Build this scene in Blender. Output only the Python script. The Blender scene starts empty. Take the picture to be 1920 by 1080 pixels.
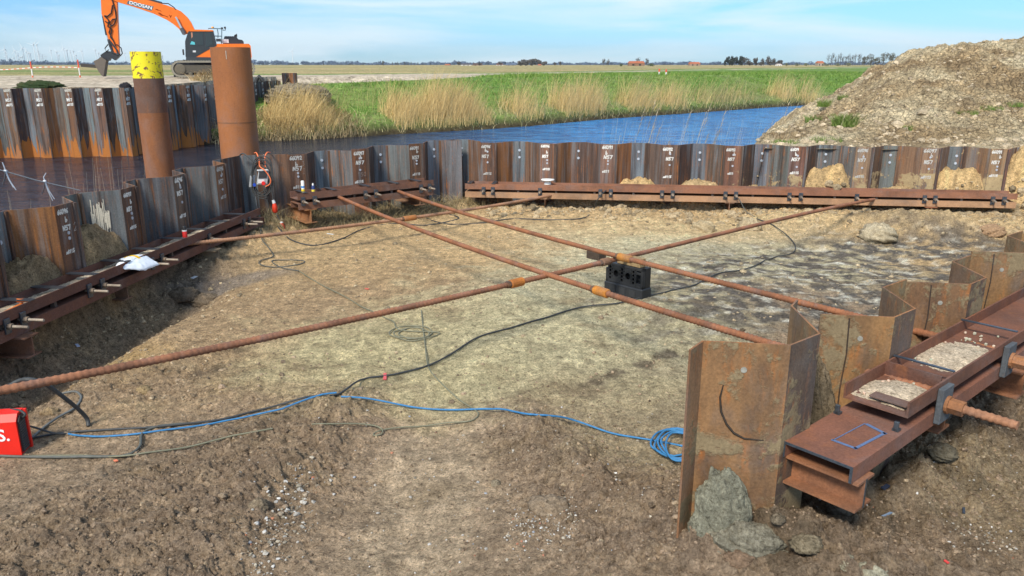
import bpy, math, random
import numpy as np
from mathutils import Vector
random.seed(7); RS = np.random.RandomState(11)
S = bpy.context.scene; COL = S.collection
# ------------------------------------------------------------------ camera
F, CX, CY, H = 1450.0, 960.0, 540.0, 3.2
PIT = math.atan(419/1450)
cd = bpy.data.cameras.new('camera'); cam = bpy.data.objects.new('camera', cd); COL.objects.link(cam)
cd.sensor_width = 36; cd.lens = 36*F/1920; cd.clip_end = 30000; cd.clip_start = 0.05
cam.location = (0, 0, H); cam.rotation_euler = (math.pi/2-PIT, 0, 0); S.camera = cam
# ------------------------------------------------------------------ world + sun
SUN_EL, SUN_AZ = math.radians(45), math.radians(207)      # azimuth clockwise from +Y : behind left
w = bpy.data.worlds.new('World'); S.world = w; w.use_nodes = True
nt = w.node_tree; nt.nodes.clear()
def N(nt, t, **k):
    n = nt.nodes.new(t)
    for a, b in k.items():
        if a == 'inp':
            for kk, vv in b.items(): n.inputs[kk].default_value = vv
        else: setattr(n, a, b)
    return n
out = N(nt, 'ShaderNodeOutputWorld'); bg = N(nt, 'ShaderNodeBackground'); bg.inputs[1].default_value = 0.145
sky = N(nt, 'ShaderNodeTexSky'); sky.sky_type = 'NISHITA'; sky.sun_disc = False
sky.sun_elevation = SUN_EL; sky.sun_rotation = SUN_AZ; sky.air_density = 1.0; sky.dust_density = 0.15; sky.ozone_density = 1.5
tc = N(nt, 'ShaderNodeTexCoord')
mp = N(nt, 'ShaderNodeMapping'); mp.inputs['Scale'].default_value = (1.5, 1.5, 13)
cn = N(nt, 'ShaderNodeTexNoise', inp={'Scale': 1.7, 'Detail': 7, 'Roughness': 0.55, 'Distortion': 0.4})
cr = N(nt, 'ShaderNodeValToRGB'); cr.color_ramp.elements[0].position = 0.40; cr.color_ramp.elements[1].position = 0.60
cr.color_ramp.elements[1].color = (0.8, 0.8, 0.8, 1)
mx = N(nt, 'ShaderNodeMixRGB'); mx.inputs[2].default_value = (3.6, 4.2, 4.5, 1)
tint = N(nt, 'ShaderNodeMixRGB', blend_type='MULTIPLY'); tint.inputs[0].default_value = 1; tint.inputs[2].default_value = (0.66, 0.88, 1.05, 1)
L = nt.links.new
L(tc.outputs['Generated'], mp.inputs[0]); L(mp.outputs[0], cn.inputs[0]); L(cn.outputs[0], cr.inputs[0])
sz_ = N(nt, 'ShaderNodeSeparateXYZ'); L(tc.outputs['Generated'], sz_.inputs[0])
er = N(nt, 'ShaderNodeValToRGB'); er.color_ramp.elements[0].position = 0.0; er.color_ramp.elements[0].color = (0.23, 0.38, 0.62, 1)
er.color_ramp.elements[1].position = 0.45; er.color_ramp.elements[1].color = (0.85, .93, .95, 1)
e2_ = er.color_ramp.elements.new(0.10); e2_.color = (0.26, 0.45, 0.72, 1)
L(sz_.outputs['Z'], er.inputs[0]); L(er.outputs[0], tint.inputs[2]); L(sky.outputs[0], tint.inputs[1]); L(cr.outputs[0], mx.inputs[0]); L(tint.outputs[0], mx.inputs[1]); L(mx.outputs[0], bg.inputs[0]); L(bg.outputs[0], out.inputs[0])
sl = bpy.data.lights.new('sun', 'SUN'); sl.energy = 3.1; sl.angle = math.radians(13); sl.color = (1, 0.93, 0.80)
so = bpy.data.objects.new('sun', sl); COL.objects.link(so); so.location = (-20, -20, 40)
sd = Vector((math.sin(SUN_AZ)*math.cos(SUN_EL), math.cos(SUN_AZ)*math.cos(SUN_EL), math.sin(SUN_EL)))
so.rotation_euler = sd.to_track_quat('Z', 'Y').to_euler()
S.view_settings.view_transform = 'Standard'; S.view_settings.look = 'None'; S.view_settings.exposure = 0.72; S.view_settings.gamma = 1
S.render.engine = 'CYCLES'

# ------------------------------------------------------------------ pixel -> place helpers
def ray(px, py):
    a = (px-CX)/F; b = -(py-CY)/F
    return np.array((a, math.cos(PIT)+b*math.sin(PIT), -math.sin(PIT)+b*math.cos(PIT)))
def P(px, py, z=0.0):
    d = ray(px, py); t = (z-H)/d[2]; return np.array((d[0]*t, d[1]*t, z))
def R(px, py, Y):
    d = ray(px, py); t = Y/d[1]; return np.array((d[0]*t, Y, H+d[2]*t))
def proj(x, y, z):
    zz = z-H; zc = y*math.cos(PIT)-zz*math.sin(PIT); u = y*math.sin(PIT)+zz*math.cos(PIT)
    zc = np.maximum(zc, 0.01)
    return CX+F*x/zc, CY-F*u/zc
def V3(*a): return np.array(a, float)
def unit(v): v = np.asarray(v, float); return v/np.linalg.norm(v)
# ------------------------------------------------------------------ numpy noise
_perm = np.random.RandomState(3).permutation(4096).astype(np.int64)
def _h(ix, iy, s): return _perm[(_perm[(ix+s*131) & 4095]+iy) & 4095]
def vnoise(x, y, s=0):
    ix = np.floor(x).astype(np.int64); iy = np.floor(y).astype(np.int64); fx = x-ix; fy = y-iy
    u = fx*fx*fx*(fx*(fx*6-15)+10); v = fy*fy*fy*(fy*(fy*6-15)+10)
    def g(a, b, dx, dy):
        h = _h(a, b, s)*(2*math.pi/4096); return np.cos(h)*dx+np.sin(h)*dy
    n0 = g(ix, iy, fx, fy)*(1-u)+g(ix+1, iy, fx-1, fy)*u
    n1 = g(ix, iy+1, fx, fy-1)*(1-u)+g(ix+1, iy+1, fx-1, fy-1)*u
    return (n0*(1-v)+n1*v)*1.5
def fbm(x, y, sc, octv=4, s=0, gain=0.5):
    r = 0; a = 1.0; t = 0
    for i in range(octv):
        r = r+a*vnoise(x*sc+13.7*i, y*sc-7.1*i, s+i); t += a; a *= gain; sc *= 2.03
    return r/t
def billow(x, y, sc, octv=4, s=0, gain=0.55):
    r = 0; a = 1.0; t = 0
    for i in range(octv):
        r = r+a*np.abs(vnoise(x*sc+5.3*i, y*sc+9.1*i, s+i)); t += a; a *= gain; sc *= 2.1
    return r/t
def cells(x, y, sc, s=0):       # lumpy clods: rounded cellular bumps 0..1
    x = x*sc; y = y*sc; ix = np.floor(x).astype(np.int64); iy = np.floor(y).astype(np.int64)
    best = np.full(x.shape, 9.0); idv = np.zeros(x.shape)
    for dx in (-1, 0, 1):
        for dy in (-1, 0, 1):
            h = _h(ix+dx, iy+dy, s); h2 = _h(ix+dx+77, iy+dy+31, s+5)
            ox = ix+dx+h/4096.0; oy = iy+dy+h2/4096.0
            d = (x-ox)**2+(y-oy)**2; m = d < best; best = np.where(m, d, best); idv = np.where(m, ((h*7+h2*3) % 4096)/4096.0, idv)
    return np.clip(1-best*2.2, 0, 1)**0.6, idv
def sst(a, b, x):
    t = np.clip((x-a)/(b-a), 0, 1); return t*t*(3-2*t)

# ------------------------------------------------------------------ materials
MATS = {}
def newmat(name):
    m = bpy.data.materials.new(name); m.use_nodes = True; MATS[name] = m
    t = m.node_tree; return m, t, t.nodes['Principled BSDF']
def attr(t): return N(t, 'ShaderNodeAttribute', attribute_name='Col')
def noise(t, vec, sc, det=6, rough=0.6, mapscale=None, dist=0):
    n = N(t, 'ShaderNodeTexNoise', inp={'Scale': sc, 'Detail': det, 'Roughness': rough, 'Distortion': dist})
    if mapscale:
        m = N(t, 'ShaderNodeMapping'); m.inputs['Scale'].default_value = mapscale; t.links.new(vec, m.inputs[0]); vec = m.outputs[0]
    t.links.new(vec, n.inputs['Vector']); return n.outputs[0]
def ramp(t, v, p0, p1, c0=(0, 0, 0, 1), c1=(1, 1, 1, 1)):
    r = N(t, 'ShaderNodeValToRGB'); e = r.color_ramp.elements; e[0].position = p0; e[1].position = p1; e[0].color = c0; e[1].color = c1
    t.links.new(v, r.inputs[0]); return r.outputs[0]
def mix(t, f, a, b, mode='MIX'):
    m = N(t, 'ShaderNodeMixRGB', blend_type=mode)
    for i, v in enumerate((f, a, b)):
        if hasattr(v, 'is_linked') or hasattr(v, 'node'): t.links.new(v, m.inputs[i])
        else: m.inputs[i].default_value = v if i == 0 else (tuple(v)+(1,) if len(v) == 3 else v)
    return m.outputs[0]
def mth(t, op, a, b=0.5):
    m = N(t, 'ShaderNodeMath', operation=op)
    for i, v in enumerate((a, b)):
        if hasattr(v, 'node'): t.links.new(v, m.inputs[i])
        else: m.inputs[i].default_value = v
    return m.outputs[0]
def bump(t, bs, h, strength, dist):
    b = N(t, 'ShaderNodeBump', inp={'Strength': strength, 'Distance': dist}); t.links.new(h, b.inputs['Height']); t.links.new(b.outputs[0], bs.inputs['Normal']); return b
def pos(t): return N(t, 'ShaderNodeNewGeometry').outputs['Position']

def make_rust(name, streak=(7, 7, 0.5), orange=0.55, dark=0.5, rough=0.82, claycol=(0.36, 0.27, 0.15), greyk=0.2):
    m, t, bs = newmat(name); a = attr(t); p = pos(t)
    A = noise(t, p, 1.0, 5, 0.6, streak); B = noise(t, p, 2.6, 8, 0.65, None, 0.5); C = noise(t, p, 55, 5, 0.7); D = noise(t, p, 1.7, 5, 0.7, (streak[0]*2.2, streak[1]*2.2, streak[2]*1.5))
    c = mix(t, mth(t, 'MULTIPLY', ramp(t, A, 0.42, 0.66), dark), a.outputs['Color'], (0.045, 0.032, 0.028))
    om = mth(t, 'MULTIPLY', ramp(t, D, 0.52, 0.66), ramp(t, B, 0.40, 0.62))
    c = mix(t, mth(t, 'MULTIPLY', om, orange), c, (0.36, 0.125, 0.03))
    gm = ramp(t, noise(t, p, 1.0, 7, 0.65, (streak[0]*.8, streak[1]*.8, streak[2]*1.2), 0.6), 0.50, 0.66)
    c = mix(t, mth(t, 'MULTIPLY', gm, greyk), c, (0.17, 0.19, 0.205))
    cl = N(t, 'ShaderNodeMath', operation='ADD'); t.links.new(a.outputs['Alpha'], cl.inputs[0]); t.links.new(B, cl.inputs[1])
    cl2 = mth(t, 'ADD', cl.outputs[0], mth(t, 'MULTIPLY', mth(t, 'SUBTRACT', noise(t, p, 14, 6, 0.7), 0.5), 0.45)); cm = ramp(t, cl2, 0.93, 1.16)
    cc = mix(t, noise(t, p, 9, 6, 0.7), tuple(x*0.7 for x in claycol), tuple(x*1.35 for x in claycol))
    c = mix(t, cm, c, cc)
    c = mix(t, 1.0, c, ramp(t, C, 0.25, 0.75, (0.68, 0.68, 0.68, 1), (1.3, 1.3, 1.3, 1)), 'MULTIPLY')
    t.links.new(c, bs.inputs['Base Color']); bs.inputs['Roughness'].default_value = rough; bs.inputs['Specular IOR Level'].default_value = 0.25
    h = mth(t, 'ADD', mth(t, 'MULTIPLY', C, 0.35), mth(t, 'ADD', B, mth(t, 'MULTIPLY', cm, 0.8)))
    bump(t, bs, h, 0.5, 0.012)
    return m
make_rust('rust_wall', (9, 9, 0.45), orange=0.85, dark=0.85, greyk=0.6)
make_rust('rust_near', (3.5, 3.5, 1.3), 0.85, 0.65, 0.85, (0.205, 0.155, 0.09))
make_rust('rust_beam', (2.2, 2.2, 2.2), 0.25, 0.45, 0.8)
make_rust('rust_pipe', (1.6, 1.6, 0.7), 0.35, 0.25, 0.85)
make_rust('rust_rod', (4, 4, 4), 0.25, 0.5, 0.8)

def make_soil(name, s1=9, s2=55, bs_=0.9, bd=0.03, contrast=0.5, crack=0.0):
    m, t, bs = newmat(name); a = attr(t); p = pos(t)
    n1 = noise(t, p, s1, 8, 0.7, None, 0.3); n2 = noise(t, p, s2, 6, 0.75); n3 = noise(t, p, 1.1, 6, 0.65)
    c = mix(t, 1.0, a.outputs['Color'], ramp(t, n1, 0.30, 0.70, (1-contrast,)*3+(1,), (1+contrast,)*3+(1,)), 'MULTIPLY')
    c = mix(t, 1.0, c, ramp(t, n2, 0.3, 0.72, (0.48, 0.46, 0.44, 1), (1.5, 1.5, 1.5, 1)), 'MULTIPLY')
    c = mix(t, mth(t, 'MULTIPLY', ramp(t, n3, 0.5, 0.75), 0.25), c, (0.20, 0.13, 0.07))
    n4 = noise(t, p, s2*0.55, 8, 0.85, None, 0.6); c = mix(t, 1.0, c, ramp(t, n4, 0.36, 0.48, (0.26, 0.23, 0.20, 1), (1, 1, 1, 1)), 'MULTIPLY'); c = mix(t, ramp(t, n4, 0.55, 0.66), c, mix(t, 1.0, c, (1.55, 1.52, 1.48), 'MULTIPLY'))
    h = mth(t, 'ADD', mth(t, 'MULTIPLY', n2, 0.4), mth(t, 'ADD', n1, mth(t, 'MULTIPLY', n4, 0.9)))
    if crack:
        v = N(t, 'ShaderNodeTexVoronoi', feature='DISTANCE_TO_EDGE', inp={'Scale': 7.0})
        w_ = N(t, 'ShaderNodeVectorMath', operation='ADD'); nn = N(t, 'ShaderNodeTexNoise', inp={'Scale': 5.0, 'Detail': 4}); sc = N(t, 'ShaderNodeVectorMath', operation='SCALE'); sc.inputs['Scale'].default_value = 0.25
        t.links.new(p, nn.inputs['Vector']); t.links.new(nn.outputs['Color'], sc.inputs[0]); t.links.new(p, w_.inputs[0]); t.links.new(sc.outputs[0], w_.inputs[1]); t.links.new(w_.outputs[0], v.inputs['Vector'])
        cm = ramp(t, v.outputs['Distance'], 0.0, 0.07)
        h = mth(t, 'ADD', h, mth(t, 'MULTIPLY', cm, crack))
        c = mix(t, mth(t, 'MULTIPLY', mth(t, 'SUBTRACT', 1.0, cm), 0.55), c, (0.05, 0.04, 0.03))
    t.links.new(c, bs.inputs['Base Color']); bs.inputs['Roughness'].default_value = 0.93; bs.inputs['Specular IOR Level'].default_value = 0.15
    bump(t, bs, h, bs_, bd); return m
make_soil('soil_pit', 8, 48, 1.0, 0.06, 0.42, 0.0)
make_soil('soil_mound', 3.2, 17, 1.0, 0.12, 0.35, 0.35)
make_soil('soil_clod', 14, 60, 0.8, 0.02, 0.3)
make_soil('field', 0.7, 3.0, 0.6, 0.12, 0.30)
def make_plain(name, rough=0.6, metal=0.0, var=0.15, sc=12, spec=0.4, bmp=0.0):
    m, t, bs = newmat(name); a = attr(t); p = pos(t); n = noise(t, p, sc, 6, 0.65)
    c = mix(t, 1.0, a.outputs['Color'], ramp(t, n, 0.3, 0.7, (1-var,)*3+(1,), (1+var,)*3+(1,)), 'MULTIPLY')
    t.links.new(c, bs.inputs['Base Color']); bs.inputs['Roughness'].default_value = rough; bs.inputs['Metallic'].default_value = metal; bs.inputs['Specular IOR Level'].default_value = spec
    if bmp: bump(t, bs, n, bmp, 0.01)
    return m
make_plain('paint', 0.45, 0, 0.10, 3)
make_plain('chalk', 0.9, 0, 0.22, 60, 0.1)
make_plain('plastic', 0.5, 0, 0.12, 20)
make_plain('rubber', 0.6, 0, 0.25, 25)
make_plain('steel', 0.38, 0.7, 0.3, 40)
make_plain('plant', 0.8, 0, 0.18, 5, 0.15)
make_plain('cloth', 0.85, 0, 0.08, 20, 0.2, 0.3)
make_plain('stone', 0.85, 0, 0.3, 35, 0.2, 0.5)
make_plain('far', 0.9, 0, 0.2, 0.2, 0.1)
# dirty machine / chipped paint
m, t, bs = newmat('chipped'); a = attr(t); p = pos(t)
c = mix(t, ramp(t, noise(t, p, 8, 8, 0.65, None, 0.5), 0.545, 0.58), a.outputs['Color'], (0.17, 0.075, 0.035))
c = mix(t, mth(t, 'MULTIPLY', ramp(t, noise(t, p, 3, 5, 0.6, (2, 2, 0.6)), 0.5, 0.7), 0.35), c, (0.22, 0.13, 0.03))
t.links.new(c, bs.inputs['Base Color']); bs.inputs['Roughness'].default_value = 0.6
m, t, bs = newmat('glass_dark'); bs.inputs['Base Color'].default_value = (0.03, 0.04, 0.045, 1); bs.inputs['Roughness'].default_value = 0.08
m, t, bs = newmat('water'); p = pos(t)
wv = noise(t, p, 1.0, 6, 0.66, (0.35, 1.1, 1), 0.6); wv2 = noise(t, p, 1.0, 4, 0.6, (2.2, 6.5, 1), 0.4)
c = mix(t, ramp(t, noise(t, p, 0.05, 2, 0.5), 0.35, 0.65), (0.012, 0.135, 0.40), (0.02, 0.17, 0.47))
sx = N(t, 'ShaderNodeSeparateXYZ'); t.links.new(p, sx.inputs[0])
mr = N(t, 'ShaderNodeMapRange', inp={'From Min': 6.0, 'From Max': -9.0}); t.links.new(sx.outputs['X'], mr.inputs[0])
c = mix(t, mr.outputs[0], c, (0.010, 0.016, 0.030))  # darker to the left: the wall's reflection put into the water colour
c = mix(t, mth(t, 'MULTIPLY', ramp(t, noise(t, p, 1.0, 5, 0.7, (0.7, 1.6, 1), 0.5), 0.44, 0.58), 0.85), mix(t, 1.0, c, (2.6, 1.7, 1.35), 'MULTIPLY'), mix(t, 1.0, c, (0.3, 0.45, 0.6), 'MULTIPLY'))  # bright and dark ripple reflections painted into the water colour
t.links.new(c, bs.inputs['Base Color']); bs.inputs['Roughness'].default_value = 0.12; bs.inputs['IOR'].default_value = 1.33
bump(t, bs, mth(t, 'ADD', wv, mth(t, 'MULTIPLY', wv2, 0.35)), 1.0, 0.35)

# ------------------------------------------------------------------ mesh builder
class MB:
    def __init__(s, col=(0.5, 0.5, 0.5)): s.v = []; s.f = []; s.c = []; s.col = tuple(col); s.smooth = []
    def poly(s, pts, col=None, smooth=False):
        b = len(s.v); s.v += [tuple(map(float, p)) for p in pts]; s.f.append(tuple(range(b, b+len(pts)))); s.c.append(col or s.col); s.smooth.append(smooth)
    def add(s, vs, fs, col=None, smooth=False):
        b = len(s.v); s.v += [tuple(map(float, p)) for p in vs]
        for f in fs: s.f.append(tuple(b+i for i in f)); s.c.append(col or s.col); s.smooth.append(smooth)
    def prism(s, pts, vec, col=None):
        n = len(pts); vec = np.asarray(vec, float); a = [np.asarray(p, float) for p in pts]; vs = a+[p+vec for p in a]
        fs = [tuple(range(n-1, -1, -1)), tuple(range(n, 2*n))]+[(i, (i+1) % n, n+(i+1) % n, n+i) for i in range(n)]
        s.add(vs, fs, col)
    def box(s, c, ax, ay, az, col=None, bev=0.0):
        c = np.asarray(c, float); ax, ay, az = [np.asarray(q, float) for q in (ax, ay, az)]
        if bev <= 0:
            s.prism([c-ax-ay-az, c+ax-ay-az, c+ax+ay-az, c-ax+ay-az], az*2, col); return
        la, lb, lc = [np.linalg.norm(q) for q in (ax, ay, az)]; b = min(bev, la*.4, lb*.4, lc*.4)
        vs = []; idx = {}
        for sx_ in (-1, 1):
            for sy in (-1, 1):
                for sz in (-1, 1):
                    for k in range(3):
                        f = [1-b/la, 1-b/lb, 1-b/lc]; f[k] = 1
                        idx[(sx_, sy, sz, k)] = len(vs); vs.append(c+ax*sx_*f[0]+ay*sy*f[1]+az*sz*f[2])
        fs = []
        for sx_ in (-1, 1):
            fs.append([idx[(sx_, y, z, 0)] for y, z in ((-1, -1), (1, -1), (1, 1), (-1, 1))]); fs.append([idx[(y, sx_, z, 1)] for y, z in ((-1, -1), (1, -1), (1, 1), (-1, 1))]); fs.append([idx[(y, z, sx_, 2)] for y, z in ((-1, -1), (1, -1), (1, 1), (-1, 1))])
            for sy in (-1, 1):
                fs.append([idx[(sx_, sy, -1, 0)], idx[(sx_, sy, 1, 0)], idx[(sx_, sy, 1, 1)], idx[(sx_, sy, -1, 1)]])
                fs.append([idx[(sx_, -1, sy, 0)], idx[(sx_, 1, sy, 0)], idx[(sx_, 1, sy, 2)], idx[(sx_, -1, sy, 2)]])
                fs.append([idx[(-1, sx_, sy, 1)], idx[(1, sx_, sy, 1)], idx[(1, sx_, sy, 2)], idx[(-1, sx_, sy, 2)]])
                for sz in (-1, 1): fs.append([idx[(sx_, sy, sz, k)] for k in range(3)])
        s.add(vs, fs, col)
    def tube(s, path, r, n=8, col=None, caps=True, smooth=True):
        path = [np.asarray(p, float) for p in path]; m = len(path)
        rr = r if hasattr(r, '__len__') else [r]*m
        up = None; vs = []
        for i, p in enumerate(path):
            t = unit(path[min(i+1, m-1)]-path[max(i-1, 0)]+1e-12)
            if up is None: up = V3(0, 0, 1) if abs(t[2]) < 0.9 else V3(1, 0, 0)
            a = np.cross(t, up); a = unit(a) if np.linalg.norm(a) > 1e-6 else unit(np.cross(t, V3(0, 1, .1))); b = np.cross(a, t); up = b
            for k in range(n):
                th = 2*math.pi*k/n; vs.append(p+(a*math.cos(th)+b*math.sin(th))*rr[i])
        fs = [(i*n+k, i*n+(k+1) % n, (i+1)*n+(k+1) % n, (i+1)*n+k) for i in range(m-1) for k in range(n)]
        s.add(vs, fs, col, smooth)
        if caps: s.poly(vs[:n][::-1], col); s.poly(vs[-n:], col)
    def build(s, name, mat, parent=None):
        o_ = ORG.get(parent.name, V3(0, 0, 0)) if parent else V3(0, 0, 0)
        v = np.array(s.v)-o_; me = bpy.data.meshes.new(name); me.from_pydata(v.tolist(), [], s.f)
        at = me.color_attributes.new('Col', 'FLOAT_COLOR', 'CORNER')
        cc = np.repeat(np.array([tuple(c)+((0.0,) if len(c) == 3 else ()) for c in s.c]), [len(f) for f in s.f], axis=0)
        at.data.foreach_set('color', cc.astype(np.float32).ravel())
        me.polygons.foreach_set('use_smooth', s.smooth); me.materials.append(MATS[mat]); me.update()
        o = bpy.data.objects.new(name, me); COL.objects.link(o)
        if parent: o.parent = parent; ORG[o.name] = o_
        return o
ORG = {}
def tag(o, label=None, cat=None, group=None, kind=None):
    if label: o['label'] = label
    if cat: o['category'] = cat
    if group: o['group'] = group
    if kind: o['kind'] = kind
    return o
def thing(name, loc, label, cat, group=None):
    o = bpy.data.objects.new(name, None); COL.objects.link(o); o.location = tuple(map(float, loc)); o.empty_display_size = 0.2
    ORG[o.name] = np.asarray(loc, float); return tag(o, label, cat, group)
def single(name, mb, mat, label, cat, group=None):
    v = np.array(mb.v); o_ = V3((v[:, 0].min()+v[:, 0].max())/2, (v[:, 1].min()+v[:, 1].max())/2, v[:, 2].min())
    mb.v = (v-o_).tolist(); o = mb.build(name, mat); o.location = tuple(o_); return tag(o, label, cat, group)
def npmesh(name, verts, faces, cols, mat, smooth=True):     # faces (n,4) or (n,3) int array, cols per vertex (n,3|4)
    me = bpy.data.meshes.new(name); k = faces.shape[1]; nf = len(faces)
    me.vertices.add(len(verts)); me.vertices.foreach_set('co', verts.astype(np.float32).ravel())
    me.loops.add(nf*k); me.loops.foreach_set('vertex_index', faces.astype(np.int32).ravel())
    me.polygons.add(nf); me.polygons.foreach_set('loop_start', np.arange(0, nf*k, k, dtype=np.int32))
    me.polygons.foreach_set('use_smooth', np.full(nf, smooth)); me.update(calc_edges=True)
    if cols.shape[1] == 3: cols = np.concatenate([cols, np.zeros((len(cols), 1))], 1)
    at = me.color_attributes.new('Col', 'FLOAT_COLOR', 'POINT'); at.data.foreach_set('color', cols.astype(np.float32).ravel())
    me.materials.append(MATS[mat]); o = bpy.data.objects.new(name, me); COL.objects.link(o); return o
def gridmesh(name, X, Y, Z, C, mask, mat, smooth=True):
    nr, nc = X.shape; idx = np.arange(nr*nc).reshape(nr, nc)
    f = np.stack([idx[:-1, :-1], idx[:-1, 1:], idx[1:, 1:], idx[1:, :-1]], -1).reshape(-1, 4)
    if mask is not None:
        fm = (mask[:-1, :-1] & mask[:-1, 1:] & mask[1:, 1:] & mask[1:, :-1]).ravel(); f = f[fm]
    v = np.stack([X, Y, Z], -1).reshape(-1, 3); used = np.zeros(len(v), bool); used[f.ravel()] = True
    remap = np.cumsum(used)-1
    return npmesh(name, v[used], remap[f], C.reshape(-1, 3)[used], mat, smooth)

# ------------------------------------------------------------------ wall lines (plan)
ZT = 1.5
TL = 1.36
PROF = [(0, 0), (0.35, 0), (0.69, 0.40), (1.02, 0.40), (1.36, 0)]
LW_d = unit((0.125, 0.992)); LW_n = V3(-LW_d[1], LW_d[0]); LW_A = V3(-5.52, 11.07)-LW_d*0.175        # left wall
FL_d = unit((0.81, 0.59)); FL_n = V3(-FL_d[1], FL_d[0]); FL_A = V3(-3.21, 16.41)-FL_d*0.175
FR_d = unit((0.9925, -0.122)); FR_n = V3(-FR_d[1], FR_d[0]); FR_A = V3(2.15, 17.40)-FR_d*0.175
RW_d = unit((0.755, 0.655)); RW_n = V3(-RW_d[1], RW_d[0]); RW_A = V3(1.14, 4.35); TR = 1.42
RPROF = [(0, 0), (0.33, -0.38), (0.65, -0.39), (1.04, 0.02), (1.42, 0)]
def off(A, n, q): return A[0]+n[0]*q, A[1]+n[1]*q
def sdl(X, Y, A, n): return (X-A[0])*n[0]+(Y-A[1])*n[1]

# blobs given at photo pixels, spread on the ground in metres
def blob(X, Y, px, py, rx, ry, ang=0.0, z=0.0, pw=2):
    c = P(px, py, z); a = math.radians(ang); dx = X-c[0]; dy = Y-c[1]
    u = (dx*math.cos(a)+dy*math.sin(a))/rx; v = (-dx*math.sin(a)+dy*math.cos(a))/ry
    return np.exp(-np.power(u*u+v*v, pw/2))
def seg(X, Y, p1, p2, w_):
    a = P(*p1, 0)[:2]; b = P(*p2, 0)[:2]; d = b-a; l2 = d@d
    t = np.clip(((X-a[0])*d[0]+(Y-a[1])*d[1])/l2, 0, 1); q = np.hypot(X-a[0]-t*d[0], Y-a[1]-t*d[1]); return np.exp(-(q/w_)**2)

POCKETS = []   # (x,y,height,radius) mud heaps in the wall pockets
def pock(A, d, n, T, k, hh, r=0.46, dv=0.20):
    c = V3(*A)+d*(k*T+0.85)+n*dv; POCKETS.append((c[0], c[1], hh, r))
pock(LW_A, LW_d, LW_n, TL, -1, 0.98, .55); pock(LW_A, LW_d, LW_n, TL, -2, 0.85, .55); pock(LW_A, LW_d, LW_n, TL, 0, 0.35); pock(LW_A, LW_d, LW_n, TL, -3, 0.5)
for k, hh in ((-1, .25), (0, 0.62), (1, .56), (2, 0.4), (3, 0.80), (4, 0.35), (5, 0.80), (6, 0.85), (7, 0.95), (8, 1.1), (9, 1.2)): pock(FR_A, FR_d, FR_n, TL, k, hh)
def pit_height(X, Y, fine=True):
    z = 0.10*fbm(X, Y, 0.35, 4, 1)+0.05*fbm(X, Y, 1.3, 4, 5)
    dl = -sdl(X, Y, LW_A, LW_n)          # distance inside from left wall
    z -= 0.42*np.exp(-((dl-0.75)/0.5)**2)*sst(13.0, 10.0, Y)
    z += 0.25*np.exp(-((dl-0.35)/0.45)**2)*sst(10.5, 12.5, Y)*(0.6+fbm(X, Y, 1.5, 3, 9))
    df = -sdl(X, Y, FR_A, FR_n)
    rough_far = np.exp(-(df/1.2)**2)*(X > -1.5)
    z += rough_far*(0.08+0.10*sst(2, 8, X))*(1+1.2*fbm(X, Y, 1.1, 3, 21))
    dfl = -sdl(X, Y, FL_A, FL_n)
    z += 0.15*np.exp(-(dfl/0.8)**2)*(X < -1)*(0.7+fbm(X, Y, 1.4, 3, 23))
    z += 0.85*sst(8.8, 12.0, X-0.15*(Y-12))*sst(11.5, 14.5, Y)           # earth rising towards the far right corner
    z += 0.38*blob(X, Y, 1690, 425, 1.3, 0.55, -5)+0.25*blob(X, Y, 1780, 440, 1.2, 0.5, 0)
    z -= 0.10*blob(X, Y, 1560, 470, 2.5, 1.2, 0); z += 0.20*np.exp(-(((X-1.3)/3.0)**2+((Y-10.0)/2.6)**2))
    for (x, y, hh, r) in POCKETS:
        q = ((X-x)**2+(Y-y)**2)/(r*r*1.6); wl_ = FR_A if x > -0.9 else LW_A; nn_ = FR_n if x > -0.9 else LW_n; z += hh*np.exp(-q**2.2)*(1+.22*fbm(X, Y, 2.0, 3, 77))*sst(-0.22, 0.08, sdl(X, Y, wl_, nn_))
    # foreground ridges and ruts
    rg = seg(X, Y, (640, 760), (330, 1090), 0.28)*0.10+seg(X, Y, (480, 830), (60, 1080), 0.35)*0.05
    rg = rg+seg(X, Y, (980, 800), (1120, 930), 0.22)*0.09+seg(X, Y, (1060, 900), (1330, 1100), 0.25)*0.11
    rg = rg-seg(X, Y, (1120, 900), (1300, 1000), 0.16)*0.06-seg(X, Y, (800, 800), (760, 1080), 0.42)*0.06
    rg = rg+seg(X, Y, (1560, 900), (1920, 740), 0.35)*0.09
    z += rg*(1+0.9*fbm(X, Y, 2.6, 3, 31))
    z += 0.33*np.exp(-(((X-1.6)/1.7)**2+((Y-3.9)/1.0)**2)); c = V3(*RW_A)+RW_d*1.30-RW_n*0.16; z += 0.75*np.exp(-(((X-c[0])**2+(Y-c[1])**2)/0.09)**1.2)
    dr = sdl(X, Y, RW_A, RW_n)           # >0 inside
    s_ = (X-RW_A[0])*RW_d[0]+(Y-RW_A[1])*RW_d[1]
    z += 0.22*np.exp(-((dr+0.55)/0.35)**2)*(s_ > 0.2)*(0.6+1.2*fbm(X, Y, 2.2, 3, 41))
    z -= 0.05*blob(X, Y, 380, 690, 0.9, 0.2, 35)
    z = z-np.maximum(z-0.16, 0)*sst(0.02, 0.14, df)*sst(1.5, 0.85, df)*sst(10.9, 10.4, X)*(X > -0.6)
    return z
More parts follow.
